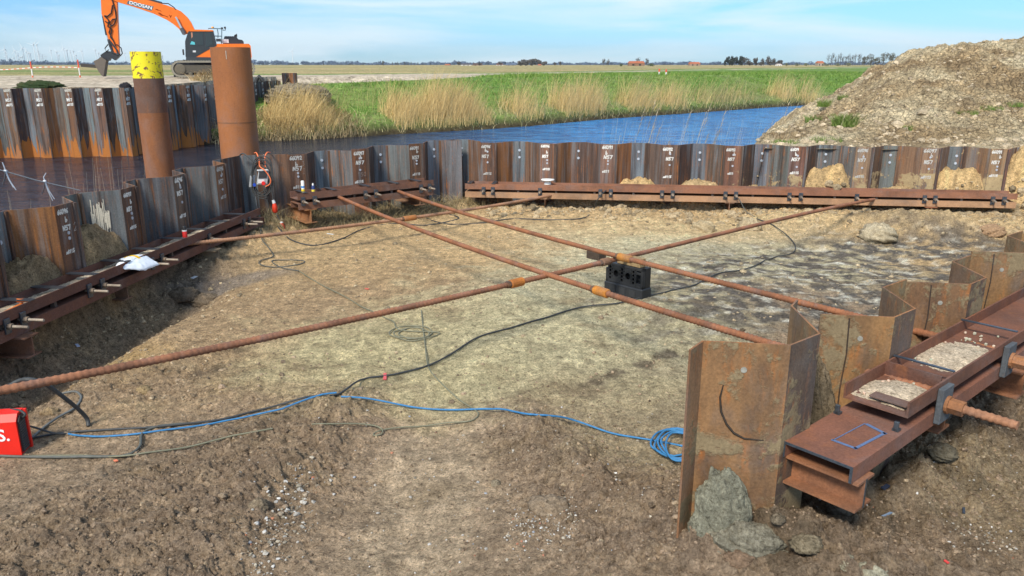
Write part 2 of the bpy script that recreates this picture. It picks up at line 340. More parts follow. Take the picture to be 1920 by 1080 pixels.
def rough_mask(X, Y):
    m = 0.25+seg(X, Y, (640, 770), (330, 1090), 0.55)+0.9*seg(X, Y, (420, 870), (40, 1090), 0.7)+seg(X, Y, (1000, 830), (1200, 1090), 0.5)+seg(X, Y, (1250, 960), (1500, 1090), 0.6)
    m = m+0.9*seg(X, Y, (1560, 880), (1920, 720), 0.6)+0.6*blob(X, Y, 250, 720, 1.5, 0.8, 0)
    df = -sdl(X, Y, FR_A, FR_n); dl = -sdl(X, Y, LW_A, LW_n); dfl = -sdl(X, Y, FL_A, FL_n)
    m = m+1.1*np.exp(-(df/1.1)**2)+1.0*np.exp(-(dl/0.9)**2)+0.7*np.exp(-(dfl/0.7)**2)*(X < 0)
    m = m+1.2*blob(X, Y, 1700, 430, 2.2, 1.0, 0)+0.9*sst(8, 10, X)
    for (x, y, hh, r) in POCKETS: m = m+np.exp(-((X-x)**2+(Y-y)**2)/(r*r))
    m = m+0.55*((sdl(X, Y, RW_A, RW_n) < -.2) & (X > 1.9))*np.exp(-((sdl(X, Y, RW_A, RW_n)+1.0)/.7)**2); m = m*(1-0.85*np.clip(1.3*seg(X, Y, (830, 740), (770, 1090), 0.42), 0, 1)); m = m*(1-0.6*blob(X, Y, 900, 640, 2.2, 1.6, 20))
    return np.clip(m, 0, 1.15)
def pit_detail(X, Y):
    rm = rough_mask(X, Y)
    c1, i1 = cells(X+0.1*fbm(X, Y, 4, 2, 3), Y+0.1*fbm(X, Y, 4, 2, 4), 7.0, 2); c2, i2 = cells(X, Y, 17.0, 3); c3, i3 = cells(X, Y, 3.4, 8)
    z = rm*(0.028*c1*(i1 > 0.6)+0.022*c2*(i2 > 0.5)+0.02*c3*(i3 > 0.85)*sst(0.8, 1.1, rm))
    z += (0.30+rm)*0.024*fbm(X, Y, 8, 5, 50, 0.62)+0.030*billow(X, Y, 4, 5, 60, .6)*(0.25+rm)
    z += (0.35+rm)*(0.010*fbm(X, Y, 24, 3, 110, .65)+0.008*(cells(X, Y, 30, 9)[0]-.3))*sst(11, 6, Y)
    return z
def hpit(x, y): return float(pit_height(np.array([x]), np.array([y]))[0])
def hpt(x, y): a, b = np.array([x]), np.array([y]); return float((pit_height(a, b)+pit_detail(a, b))[0])

# -------- pit ground sheet (outer area far below the view is covered by the same sheet)
nr, nc = 760, 1250
tt = np.linspace(0, 1, nr); pyr = 1230+(262-1230)*tt
Yr = np.array([P(960, q, 0)[1] for q in pyr]); Yr = Yr[Yr < 21]
cc_ = np.linspace(-0.82, 0.82, nc)
Yg = np.repeat(Yr[:, None], nc, 1); Xg = cc_[None, :]*(0.9607*Yg+0.85)
jit = 0.004*RS.randn(*Xg.shape)
Zg = pit_height(Xg, Yg)+pit_detail(Xg, Yg)
pxg, pyg = proj(Xg, Yg, 0*Yg)
rm = rough_mask(Xg, Yg)
def lerp(C, m, col): return C*(1-m[..., None])+np.array(col)*m[..., None]
C = np.zeros(Xg.shape+(3,))+np.array((0.272, 0.214, 0.160))
nz = fbm(Xg, Yg, 0.9, 5, 70); nz2 = fbm(Xg, Yg, 3.1, 5, 80); nz3 = fbm(Xg, Yg, 11, 4, 90)
def M(b, k=1.0, th=0.0): return np.clip((b+0.35*nz+0.18*nz2-0.16-th)*2.2*k, 0, 1)
C = lerp(C, 0.75*M(seg(Xg, Yg, (840, 730), (770, 1090), 0.42)), (0.36, 0.295, 0.22))
C = lerp(C, 0.8*M(sst(9.5, 13, Yg)*sst(-6, -3.5, Xg)), (0.40, 0.30, 0.17))
C = lerp(C, 0.75*M(blob(Xg, Yg, 600, 600, 3.0, 3.0)), (0.30, 0.22, 0.135))
C = lerp(C, 0.85*M(blob(Xg, Yg, 850, 650, 2.2, 1.6, 20)), (0.36, 0.335, 0.215))
C = lerp(C, 0.85*M(blob(Xg, Yg, 1130, 600, 1.9, 2.6, 10)), (0.375, 0.355, 0.245))
C = lerp(C, 0.85*M(blob(Xg, Yg, 1350, 480, 3.0, 2.5, 0)), (0.39, 0.38, 0.28))
C = lerp(C, 0.7*M(blob(Xg, Yg, 1180, 800, 1.0, 1.0, 0)), (0.27, 0.235, 0.16))
C = lerp(C, 0.8*M(blob(Xg, Yg, 1480, 430, 4.5, 1.0, 0)), (0.42, 0.33, 0.20))
C = lerp(C, 0.5*M(blob(Xg, Yg, 130, 690, 1.0, 0.5, 30)), (0.40, 0.28, 0.12))
C = lerp(C, 0.6*M(blob(Xg, Yg, 180, 590, 1.2, 0.7, 50)), (0.34, 0.25, 0.13))
wet = np.clip(blob(Xg, Yg, 1560, 500, 2.7, 1.9, 15)*1.4+blob(Xg, Yg, 1450, 580, 2.1, 1.6, 15)*1.2+blob(Xg, Yg, 1780, 470, 2.0, 1.1, 0), 0, 1)
wt = np.clip(wet*1.2-0.15+0.3*nz, 0, 1)
C = lerp(C, wt*np.clip(0.7+2.6*nz2+0.6*nz, 0, 1), (0.085, 0.08, 0.076))
C = lerp(C, wt*np.clip(2.8*(fbm(Xg*0.8, Yg, 3.4, 6, 101, .6)-0.07), 0, 0.9), (0.50, 0.50, 0.46))
C = lerp(C, 0.7*M(seg(Xg, Yg, (1620, 425), (1900, 470), 0.45))*np.clip(.6+1.8*nz2, 0, 1), (0.10, 0.085, 0.07))
C = lerp(C, 0.75*np.clip(seg(Xg, Yg, (1080, 740), (1260, 680), 0.10)*1.6*(0.5+2.5*nz2), 0, 1), (0.07, 0.055, 0.045)); C = lerp(C, 0.5*np.clip(seg(Xg, Yg, (1240, 660), (1330, 600), 0.4)*1.5*(0.3+2.5*nz2), 0, 1), (0.09, 0.08, 0.07)); C = lerp(C, 0.6*np.clip(3*(fbm(Xg*.5+Yg*.2, Yg, 1.6, 5, 131, .6)-.16), 0, 1), (0.19, .15, .10))
C = lerp(C, 0.8*np.clip(seg(Xg, Yg, (370, 700), (440, 660), 0.12)*1.5*(0.6+2*nz2), 0, 1), (0.05, 0.04, 0.03))
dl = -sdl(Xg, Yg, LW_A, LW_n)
C = lerp(C, 0.85*np.clip(np.exp(-((dl-0.4)/0.75)**2)*1.3+0.5*nz2, 0, 1)*sst(13.5, 11.5, Yg)*sst(1.9, 0.9, dl+.5*nz), (0.13, 0.108, 0.088))  # shade along the left wall painted into the soil colour
C = lerp(C, 0.6*M(blob(Xg, Yg, 440, 522, 0.9, 0.35, 20)), (0.12, 0.12, 0.13))
C = lerp(C, np.clip(rm-0.35, 0, 1)*0.75*np.clip(.75+2.5*nz2, 0, 1)*(Yg < 9)*1.15, (0.150, 0.118, 0.095))
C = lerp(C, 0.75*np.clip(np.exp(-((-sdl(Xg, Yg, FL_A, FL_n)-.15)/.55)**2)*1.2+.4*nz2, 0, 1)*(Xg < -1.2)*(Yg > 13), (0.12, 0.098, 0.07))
outer_ = 0
outr = (sdl(Xg, Yg, RW_A, RW_n) < 0) & (Xg > 1.5)
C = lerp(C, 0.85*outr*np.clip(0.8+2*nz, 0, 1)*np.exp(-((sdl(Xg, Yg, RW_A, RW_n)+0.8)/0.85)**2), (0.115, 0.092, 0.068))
C = lerp(C, 0.45*outr*M(blob(Xg, Yg, 1900, 950, 1.0, 0.8)), (0.30, 0.25, 0.17))
for (x, y, hh, r) in POCKETS:
    if hh > 0.6: C = lerp(C, np.clip(np.exp(-((Xg-x)**2+(Yg-y)**2)/(r*r))*1.6, 0, 0.85)*np.clip(0.7+nz2, 0, 1), (0.40, 0.29, 0.15) if x > 0 else (0.24, 0.18, 0.11))
C *= (1+0.40*nz3+0.30*nz2)[..., None]; C = np.clip(C*np.array((1.82, 1.70, 1.52)), 0.02, 0.8)
ins = (sdl(Xg, Yg, LW_A, LW_n) < 0.55) & ((sdl(Xg, Yg, FL_A, FL_n) < 0.5)) & (sdl(Xg, Yg, FR_A, FR_n) < 0.55)
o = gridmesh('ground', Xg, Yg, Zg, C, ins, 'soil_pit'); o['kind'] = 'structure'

gx_, gy_ = np.meshgrid(np.arange(-8, 17, .12), np.arange(-3, 17, .12)); gz_ = pit_height(gx_, gy_)-.05
ca_ = gx_/(0.9607*gy_+0.85); mk_ = ((gy_ < 3.1) | (np.abs(ca_) > .80)) & (sdl(gx_, gy_, LW_A, LW_n) < .5) & (sdl(gx_, gy_, FL_A, FL_n) < .5) & (sdl(gx_, gy_, FR_A, FR_n) < .5)
gc_ = np.zeros(gx_.shape+(3,))+np.array((0.36, .28, .19))*(1+.4*fbm(gx_, gy_, 1.5, 4, 3))[..., None]
o = gridmesh('ground', gx_, gy_, gz_, gc_, mk_, 'soil_pit'); o['kind'] = 'structure'
# ------------------------------------------------------------------ land beyond, canal, mound
BANK = [(-60, 36.0), (-33.0, 37.6), (-19.3, 39.7), (-17.7, 45.8), (-15.6, 47.8), (-12, 49.3), (-7.6, 53), (-2.3, 56.6), (1.6, 60.2), (8.8, 68.7), (17.5, 76.4), (26.3, 84.9), (33, 90.5), (60, 112), (200, 230)]
WALLP = [(-60, 36.0), (-33.0, 37.6), (-19.3, 39.7), (-17.7, 45.8), (-17.35, 61.0)]
def sdist(X, Y, PL):
    best = np.full(X.shape, 1e9); sg = np.ones(X.shape)
    for (ax, ay), (bx, by) in zip(PL[:-1], PL[1:]):
        dx, dy = bx-ax, by-ay; l2 = dx*dx+dy*dy; t = np.clip(((X-ax)*dx+(Y-ay)*dy)/l2, 0, 1)
        q = np.hypot(X-ax-t*dx, Y-ay-t*dy); s_ = dx*(Y-ay)-dy*(X-ax); m = q < best-1e-9
        best = np.where(m, q, best); sg = np.where(m, np.sign(s_), sg)
    return best*sg
def land_height(X, Y):
    d = sdist(X, Y, BANK); dw = sdist(X, Y, WALLP)
    crest = 1.9+0*X
    slope = np.interp(d, [-6, -0.8, 0, 0.7, 3.0, 11, 16, 40], [-3, -1.9, -1.25, -0.6, 0.05, 1.55, 1.85, 1.9])
    left = 1.9+np.interp(Y, [36, 38, 54, 62, 90], [0.12, 0.15, 0.47, 0.45, 0.0])*sst(8, -14, X)
    wallz = np.where(dw > 0.46, left, -3.0)
    z = np.where((X < -17.0) & (Y < 61.0) & (dw > 0.40), wallz, slope)
    z = np.where((X < -17.0) & (Y < 45.5) & (dw <= 0.46), -3.0, z)
    z = np.where(Y >= 61.0, np.maximum(z, np.where(d > 11, left*sst(11, 14, d)+z*(1-sst(11, 14, d)), z)), z)
    z = z+0.07*fbm(X, Y, 0.25, 4, 7)*(d > 0)+0.22*fbm(X, Y, 0.06, 3, 17)*(d > 14)*sst(65, 120, Y)
    return z
rows = np.concatenate([np.geomspace(30, 130, 420), np.geomspace(131, 9000, 170)]); cols = np.linspace(-0.9, 0.9, 950)
Yf = np.repeat(rows[:, None], len(cols), 1); Xf = cols[None, :]*(0.9607*Yf+0.4)
Zf = land_height(Xf, Yf); df_ = sdist(Xf, Yf, BANK)
pf, qf = proj(Xf, Yf, Zf)
n1 = fbm(Xf, Yf, 0.12, 5, 33); n2 = fbm(Xf, Yf, 1.1, 4, 37); n3 = fbm(Xf*0.12, Yf, 0.05, 4, 39)
Cf = np.zeros(Xf.shape+(3,))+np.array((0.115, 0.215, 0.038))
Cf = lerp(Cf, np.clip(0.25+1.6*n1+0.8*n2, 0, 0.6), (0.17, 0.20, 0.06))
Cf = lerp(Cf, np.clip(2.2*(fbm(Xf, Yf, 0.35, 4, 43)-0.25), 0, 0.7)*(Xf < 5)*(df_ > 4), (0.32, 0.26, 0.16))
tanm = sst(0, 1, np.clip((np.interp(pf, [0, 480, 860, 960, 1100, 1300, 1640, 1920], [142, 140, 137.2, 136.6, 133.6, 129.8, 125.3, 124])-qf)*0.8, 0, 1))*(Yf > 55)
far_c = np.array((0.38, 0.30, 0.15)); gband = np.clip(1.5*(n3+0.18), 0, 1)
Cf = lerp(Cf, tanm, far_c); Cf = lerp(Cf, tanm*gband*0.8, (0.16, 0.20, 0.06))
Cf = lerp(Cf, tanm*np.exp(-((qf-133.2)/1.8)**2)*(pf < 420)*0.85, (0.12, 0.20, 0.05)); Cf = lerp(Cf, tanm*np.exp(-((qf-141)/1.2)**2)*(pf > 120)*(pf < 560)*0.9, (0.09, 0.17, 0.03))
yc = np.interp(pf, [0, 480, 600, 700, 860, 960, 1100, 1300, 1640, 1920], [154, 151, 148.5, 146, 142, 138.6, 135.4, 131.2, 126.6, 125]); hw = np.interp(pf, [0, 480, 600, 700, 860, 960, 1100, 1300, 1640], [12.5, 10.5, 8.5, 7.5, 4.5, 1.5, 1.2, 0.9, 0.7])
road = np.clip((hw-np.abs(qf-yc)+1.2*n1)*1.2, 0, 1)*(Yf > 37)*(df_ > 3)
road = np.maximum(road, ((sdist(Xf, Yf, WALLP) > 0.3) & (Xf < -17) & (qf > 143))*1.0)
Cf = lerp(Cf, road, (0.46, 0.39, 0.30)); Cf *= (1+0.3*n2+0.15*n1)[..., None]
Cf = lerp(Cf, np.clip((0.9-df_)*1.4, 0, 1), (0.045, 0.032, 0.02)); Cf = lerp(Cf, np.exp(-((df_-1.6)/1.1)**2)*0.5*(Xf > -17), (0.20, 0.22, 0.08))
Cf = np.clip(Cf, 0.01, 0.7)
msk = (df_ > -7)
o = gridmesh('far_land', Xf, Yf, Zf, Cf, msk, 'field'); o['kind'] = 'structure'
# mound
mr_ = np.geomspace(17.0, 52, 620); mc = np.linspace(0.285, 1.05, 620)
Ym = np.repeat(mr_[:, None], len(mc), 1); cm_ = np.repeat(mc[None, :], len(mr_), 0); Xm = cm_*(0.9607*Ym+0.2)
wob = 0.006*fbm(Xm, Ym, 0.5, 3, 11)
pr_ = np.interp(cm_+wob, [.285, .305, .322, .345, .372, .414, .455, .497, .524, .579, .662, 1.05], [-3.0, -1.9, .1, .75, 1.35, 2.0, 2.62, 3.38, 3.62, 3.74, 3.98, 4.1])
rr_ = sst(17.8, 30, Ym)**0.85
base = np.interp(cm_+wob, [.285, .30, .315, .33], [-3, -2, -0.5, 1.42])
Zm = base*(1-rr_)+pr_*rr_
Zm = np.where(Ym > 31, Zm-sst(31, 50, Ym)*6, Zm)
q1, qi = cells(Xm, Ym, 1.5, 12); q2, qj = cells(Xm, Ym, 4.2, 13)
Zd = 0.34*fbm(Xm, Ym, 0.35, 4, 61)+0.48*(billow(Xm, Ym, 0.62, 6, 65, .6)-0.2)+0.13*fbm(Xm*1.6+Ym*.4, Ym*.5, 1.3, 3, 66)+0.07*q1*(qi > 0.7)+0.05*q2*(qj > 0.5)+0.10*(billow(Xm, Ym, 2.2, 5, 75, .65)-.2)
Zm = Zm+Zd*sst(17.6, 20, Ym)
Cm = np.zeros(Xm.shape+(3,))+np.array((0.50, 0.42, 0.30)); n1 = fbm(Xm, Ym, 0.4, 5, 91); n2 = fbm(Xm, Ym, 2.5, 4, 95)
Cm = lerp(Cm, np.clip(0.3+2.4*n1, 0, 0.9), (0.33, 0.245, 0.155)); Cm = lerp(Cm, np.clip(3*(fbm(Xm, Ym, 1.1, 5, 97)-.08), 0, .7), (0.24, .18, .12)); Cm = lerp(Cm, np.clip(2*(-n1-0.05), 0, 0.7), (0.60, 0.54, 0.42))
Cm *= (1.34+0.50*n2)[..., None]*np.array((1.02, .97, .84))
pm, qm = proj(Xm, Ym, Zm)
o = gridmesh('earth_mound', Xm, Ym, Zm, Cm, (Zm > -2.6) & (sdl(Xm, Ym, FR_A, FR_n) > 0.30), 'soil_mound'); o['kind'] = 'structure'
MX, MY, MZ = Xm, Ym, Zm
# water and canal bed
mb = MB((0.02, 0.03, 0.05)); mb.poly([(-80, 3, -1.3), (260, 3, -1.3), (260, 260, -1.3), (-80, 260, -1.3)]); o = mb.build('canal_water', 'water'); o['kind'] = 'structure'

# ------------------------------------------------------------------ handwriting strokes
G = {'6': [[(3, 6), (1, 4), (0.3, 1.5), (1.5, 0), (3, 1), (2.6, 2.6), (0.8, 2.4)]], '0': [[(1.5, 0), (0.2, 2), (0.6, 5), (2, 6), (3.2, 4), (2.8, 1), (1.5, 0)]],
     '9': [[(2.8, 4), (1.2, 3), (0.3, 4.5), (1.5, 6), (2.9, 5), (2.6, 2), (1.8, 0)]], '2': [[(0.3, 4.6), (1.4, 6), (2.8, 4.8), (2, 2.5), (0.2, 0.2), (3.2, 0.4)]],
     '1': [[(0.8, 4.6), (1.8, 6), (1.6, 0)]], 'b': [[(0.8, 6), (0.6, 0.4), (2.2, 0), (3, 1.6), (2, 3), (0.7, 2)]], 'N': [[(0.2, 0), (0.4, 6), (2.7, 0.2), (3, 6)]],
     '5': [[(3, 6), (0.8, 5.8), (0.6, 3.4), (2.4, 3.4), (2.8, 1.2), (1.4, 0), (0.2, 0.6)]], '7': [[(0.2, 5.6), (3, 6), (1.4, 0)]],
     'm': [[(0, 0), (0.5, 3), (1.2, 3.2), (1.5, 0.5), (2.2, 3.2), (2.9, 3), (3.1, 0)]], '8': [[(1.5, 3), (0.3, 4.6), (1.7, 6), (2.8, 4.6), (1.4, 3), (0.3, 1.4), (1.6, 0), (2.9, 1.4), (1.5, 3)]],
     '4': [[(2.2, 0), (2.2, 6), (0.2, 2), (3.2, 2)]], 'I': [[(0.5, 6), (2.5, 6)], [(1.5, 6), (1.5, 0)], [(0.5, 0), (2.5, 0)]], '3': [[(0.3, 5.6), (2.5, 6), (1.3, 3.6), (2.8, 1.8), (1.4, 0), (0.2, 0.8)]]}
def write(mb, org, ux, uz, un, text, hgt, cw, lw, col, slant=0.0, rnd=0.25):
    """strokes as thin raised ribbons; org = lower left on the surface"""
    x0 = 0.0
    for ch in text:
        if ch == ' ': x0 += cw; continue
        for st in G[ch]:
            pts = [(x0+(a+random.uniform(-rnd, rnd))*cw/4.3, (b+random.uniform(-rnd, rnd))*hgt/6) for a, b in st]
            for (a, b), (c, d) in zip(pts[:-1], pts[1:]):
                l = math.hypot(c-a, d-b)+1e-6; nx, ny = -(d-b)/l*lw/2, (c-a)/l*lw/2; ex, ey = (c-a)/l*lw*0.35, (d-b)/l*lw*0.35
                w1 = random.uniform(0.75, 1.15)
                q = [(a-ex+nx*w1, b-ey+ny*w1), (a-ex-nx*w1, b-ey-ny*w1), (c+ex-nx*w1, d+ey-ny*w1), (c+ex+nx*w1, d+ey+ny*w1)]
                lift = 0.004+random.uniform(0, 0.0012)
                P4 = [org+ux*(u+slant*v)+uz*v+un*lift for u, v in q]
                mb.poly(P4, col)
        x0 += cw*random.uniform(0.85, 1.0)

# ------------------------------------------------------------------ sheet pile walls
BROWN = (0.155, 0.090, 0.060); DARK = (0.085, 0.055, 0.045); ORNG = (0.25, 0.11, 0.045); GREY = (0.15, 0.18, 0.20); PURP = (0.135, 0.095, 0.078)
def jit3(c, k=0.15):
    f = 1+random.uniform(-k, k); return (c[0]*f, c[1]*f*random.uniform(0.95, 1.05), c[2]*f*random.uniform(0.93, 1.07))
def sheet_pile(par, A, d, n, T, prof, k, ztop, zbot, mat, facecols, sgn=-1, marks=None, first_ext=None, ribs=True, hole_discs=True, ztb=None, clay=0.0):
    """one double pile: trapezoid corrugation; sgn*n points to the viewer side"""
    t = 0.013; D3 = V3(d[0], d[1], 0); N3 = V3(n[0], n[1], 0)
    pts = [V3(A[0], A[1], 0)+D3*(u+k*T)+N3*v for u, v in prof]
    if first_ext is not None: pts = [V3(first_ext[0], first_ext[1], 0)]+pts
    mb = MB(); m = len(pts)
    nrm = []
    for i in range(m):
        a = unit(pts[i]-pts[i-1]) if i else None; b = unit(pts[i+1]-pts[i]) if i < m-1 else None
        na = V3(-a[1], a[0], 0) if a is not None else V3(-b[1], b[0], 0); nb = V3(-b[1], b[0], 0) if b is not None else na
        mm = unit(na+nb); nrm.append(mm/max(0.4, mm@na)*t/2)
    up = V3(0, 0, 1)
    for i in range(m-1):
        fc = facecols[i % len(facecols)]
        p, q = pts[i], pts[i+1]
        zt0 = ztop; nz_ = 5
        for j in range(nz_):
            za = zbot+(zt0-zbot)*j/nz_; zb_ = zbot+(zt0-zbot)*(j+1)/nz_
            frac = (j+0.5)/nz_
            cl = clay(frac) if callable(clay) else clay
            col = tuple(fc)+(cl,)
            for s_ in (1, -1):
                e = [p+nrm[i]*s_+up*za, q+nrm[i+1]*s_+up*za, q+nrm[i+1]*s_+up*zb_, p+nrm[i]*s_+up*zb_]
                mb.poly(e if s_ < 0 else e[::-1], col)
        mb.poly([p-nrm[i]+up*zt0, q-nrm[i+1]+up*zt0, q+nrm[i+1]+up*zt0, p+nrm[i]+up*zt0], (0.30, 0.14, 0.06))
    for i in (0, m-1):
        mb.poly([pts[i]-nrm[i]+up*zbot, pts[i]+nrm[i]+up*zbot, pts[i]+nrm[i]+up*ztop, pts[i]-nrm[i]+up*ztop], (0.2, 0.1, 0.05))
    o = mb.build('sheet_pile', mat, par)
    if ribs:
        rb = MB(DARK)
        for i, fr in ((1, 1.0), (3, 1.0)):
            ii = i+(1 if first_ext is not None else 0); p = pts[ii]; w_ = 0.028
            v = N3*sgn
            rb.box(p+v*0.012+up*(zbot+ztop-0.01)/2+D3*0.0, D3*w_, v*0.022, up*((ztop-0.012-zbot)/2), jit3(DARK if i == 1 else BROWN, .3))
        rb.build('interlock', mat, o)
    if hole_discs:
        for (u, dz) in ((0.855, 0.20), (0.855, 0.36)):
            b = MB((0.42, 0.47, 0.55)); c = V3(A[0], A[1], 0)+D3*(u+k*T)+N3*(0.40+sgn*0.008)+up*(ztop-dz)
            b.tube([c, c+N3*sgn*0.012], 0.028, 10, None, True, False); b.build('bolt', 'plastic', o)  # pale disc stands for daylight showing through a lifting hole
    if marks:
        mk = MB(); ux = D3; un = N3*sgn; o0 = V3(A[0], A[1], 0)+D3*(k*T)+un*0.0065
        W_ = (0.72, 0.72, 0.68)
        for (txt, u, z, hg, cw, lw, cc) in marks: write(mk, o0+ux*u+up*z, ux, up, un, txt, hg, cw, lw, cc or W_, random.uniform(-0.05, 0.15))
        mk.build('painted_marking', 'chalk', o)
        for dz in random.sample([0.20, 0.37], 1)+[0.44]:
            b = MB((0.40, 0.42, 0.47)); c = o0+ux*0.17+up*(ztop-dz)-un*0.006; b.tube([c, c+un*0.016], 0.022, 10, None, True, False); b.build('bolt', 'plastic', o)  # front flange hole, the light through it painted as a pale disc
    return o
CHK = (0.30, 0.26, 0.24)
def std_marks(zt, extra=None):
    q_ = random.uniform(.72, 1.02); cB = random.uniform(.40, .70); cA = (cB, cB*.98, cB*.93); R_ = random.uniform
    m_ = [(random.choice(['66092', '66097', '66091', '66096', '6609']), R_(0, .05), zt-0.105+R_(-.02, .02), .07*q_, .056*q_, .018, cA), ('b', .13+R_(-.04, .05), zt-.21+R_(-.02, .02), .08*q_, .065*q_, .017, cA), ('N57', .06+R_(-.03, .03), zt-.32+R_(-.02, .015), .075*q_, .068*q_, .019, cA)]
    if R_(0, 1) < .9: m_.append((random.choice(['m8115', 'm8113', 'm811']), .05+R_(-.02, .04), zt-.64+R_(-.10, .06), .055*q_, .045*q_, .016, cA))
    return m_+(extra or [])
    m_ = [('66092' if random.random() < .5 else '66091', 0.03, zt-0.10+random.uniform(-.02, .02), 0.075, 0.060, 0.018, None), ('b', 0.14+random.uniform(-.03,.03), zt-0.215, 0.085, 0.065, 0.018, None), ('N57', 0.07+random.uniform(-.02,.02), zt-0.33, 0.08, 0.072, 0.019, None), ('m8115', 0.06, zt-0.66+random.uniform(-.05, .05), 0.060, 0.048, 0.016, None)]
    return m_+(extra or [])
def facec(style=0):
    r = random.random
    a = jit3((0.185, 0.092, 0.055) if r() < .6 else (BROWN if r() < .7 else PURP)); b = jit3(ORNG if r() < .1 else DARK, .2); c = jit3(GREY if r() < .9 else PURP); d = jit3(ORNG if r() < .08 else ((0.125, 0.13, 0.13) if r() < .55 else (BROWN if r() < .5 else PURP)), .25)  # second tint darker: shade of the right-facing web put into its colour
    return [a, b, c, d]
wl = thing('sheet_pile_wall', (LW_A[0], LW_A[1], 0), 'dark rusty corrugated steel sheet pile wall running along the left side of the pit', 'wall')
for k in range(-5, 3):
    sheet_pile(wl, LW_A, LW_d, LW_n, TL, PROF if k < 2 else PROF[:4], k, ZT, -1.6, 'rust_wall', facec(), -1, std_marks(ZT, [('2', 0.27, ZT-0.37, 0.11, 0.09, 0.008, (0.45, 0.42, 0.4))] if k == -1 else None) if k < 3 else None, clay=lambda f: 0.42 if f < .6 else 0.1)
mb = MB((.6, .55, .45)); A3 = V3(*LW_A, 0)+V3(*LW_d, 0)*(TL*0+.69); f0 = V3(*LW_A, 0)+V3(*LW_d, 0)*.35; 
A3 = V3(*LW_A, 0)+V3(*LW_d, 0)*(-TL+1.36-.30)+V3(*LW_n, 0)*.335; B3 = V3(*LW_A, 0)+V3(*LW_d, 0)*(-TL+1.36-.02)+V3(*LW_n, 0)*.02; fd_ = unit(B3-A3); fn_ = V3(fd_[1], -fd_[0], 0)
for i in range(26):
    u_ = random.uniform(.03, .26); z0_ = 1.42-random.uniform(.03, .25); l_ = random.uniform(.08, .4); w__ = random.uniform(.004, .014); o_ = A3+fd_*u_+fn_*(.012+.0001*i)
    mb.poly([o_-fd_*w__+V3(0, 0, z0_-l_), o_+fd_*w__*.5+V3(0, 0, z0_-l_*1.05), o_+fd_*w__+V3(0, 0, z0_), o_-fd_*w__*.6+V3(0, 0, z0_+.01)])
mb.build('paint_run', 'chalk', wl)
wf = thing('sheet_pile_wall', (FL_A[0], FL_A[1], 0), 'short angled steel sheet pile wall at the back left corner behind the high beam', 'wall')
for k in range(-1, 2):
    ex = [('150', 0.1, ZT-0.58, 0.09, 0.075, 0.006, CHK)] if k == 0 else ([('I', 0.27, ZT-0.42, 0.10, 0.07, 0.006, CHK), ('3', 0.27, ZT-0.26, 0.09, 0.07, 0.006, CHK)] if k == -1 else None)
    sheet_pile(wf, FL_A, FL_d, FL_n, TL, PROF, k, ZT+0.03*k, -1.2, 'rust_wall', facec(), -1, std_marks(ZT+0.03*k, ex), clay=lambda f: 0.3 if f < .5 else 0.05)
cp0 = V3(*LW_A)+LW_d*(1.02+2*TL)+LW_n*0.40; cp3 = V3(*FL_A)-FL_d*TL
sheet_pile(wf, (0, 0), (1, 0), (0, 1), TL, [tuple(cp0), (-5.34, 15.28), (-5.05, 15.33), (-4.95, 15.42), (-4.70, 15.44), tuple(cp3)], 0, ZT-0.01, -1.2, 'rust_wall', [DARK, GREY, BROWN, PURP, BROWN], -1, None, ribs=False, hole_discs=False, clay=lambda f: 0.25 if f < .6 else 0.0)
wr = thing('sheet_pile_wall', (FR_A[0], FR_A[1], 0), 'long rusty steel sheet pile wall across the back of the pit in front of the canal and mound', 'wall')
for k in range(-3, 11):
    mk = std_marks(ZT)
    fc = facec()
    if k >= 0: fc[0] = jit3((0.19, 0.10, 0.07)); 
    if k >= 4: fc = [jit3((0.24, 0.155, 0.10)), jit3((0.17, 0.11, 0.07)), jit3((0.13, 0.14, 0.145)), jit3((0.23, 0.135, 0.08))]
    cl = (lambda f, k=k: (0.28+0.045*k) if f < 0.9 else 0.15+0.04*k) if k > 1 else 0.12
    if k == -3:
        sheet_pile(wr, FR_A, FR_d, FR_n, TL, [(0.52, 0.15), (0.69, 0.40), (1.02, 0.40), (1.36, 0)], k, ZT+0.03, -1.2, 'rust_wall', [DARK, GREY, BROWN], -1, None, ribs=False)
        continue
    if k == 6: mk.append(('1701', 0.66, ZT-0.60, 0.12, 0.09, 0.008, (0.4, 0.38, 0.34)))
    sheet_pile(wr, FR_A, FR_d, FR_n, TL, PROF, k, ZT, -1.2, 'rust_wall', fc, -1, mk, clay=cl)
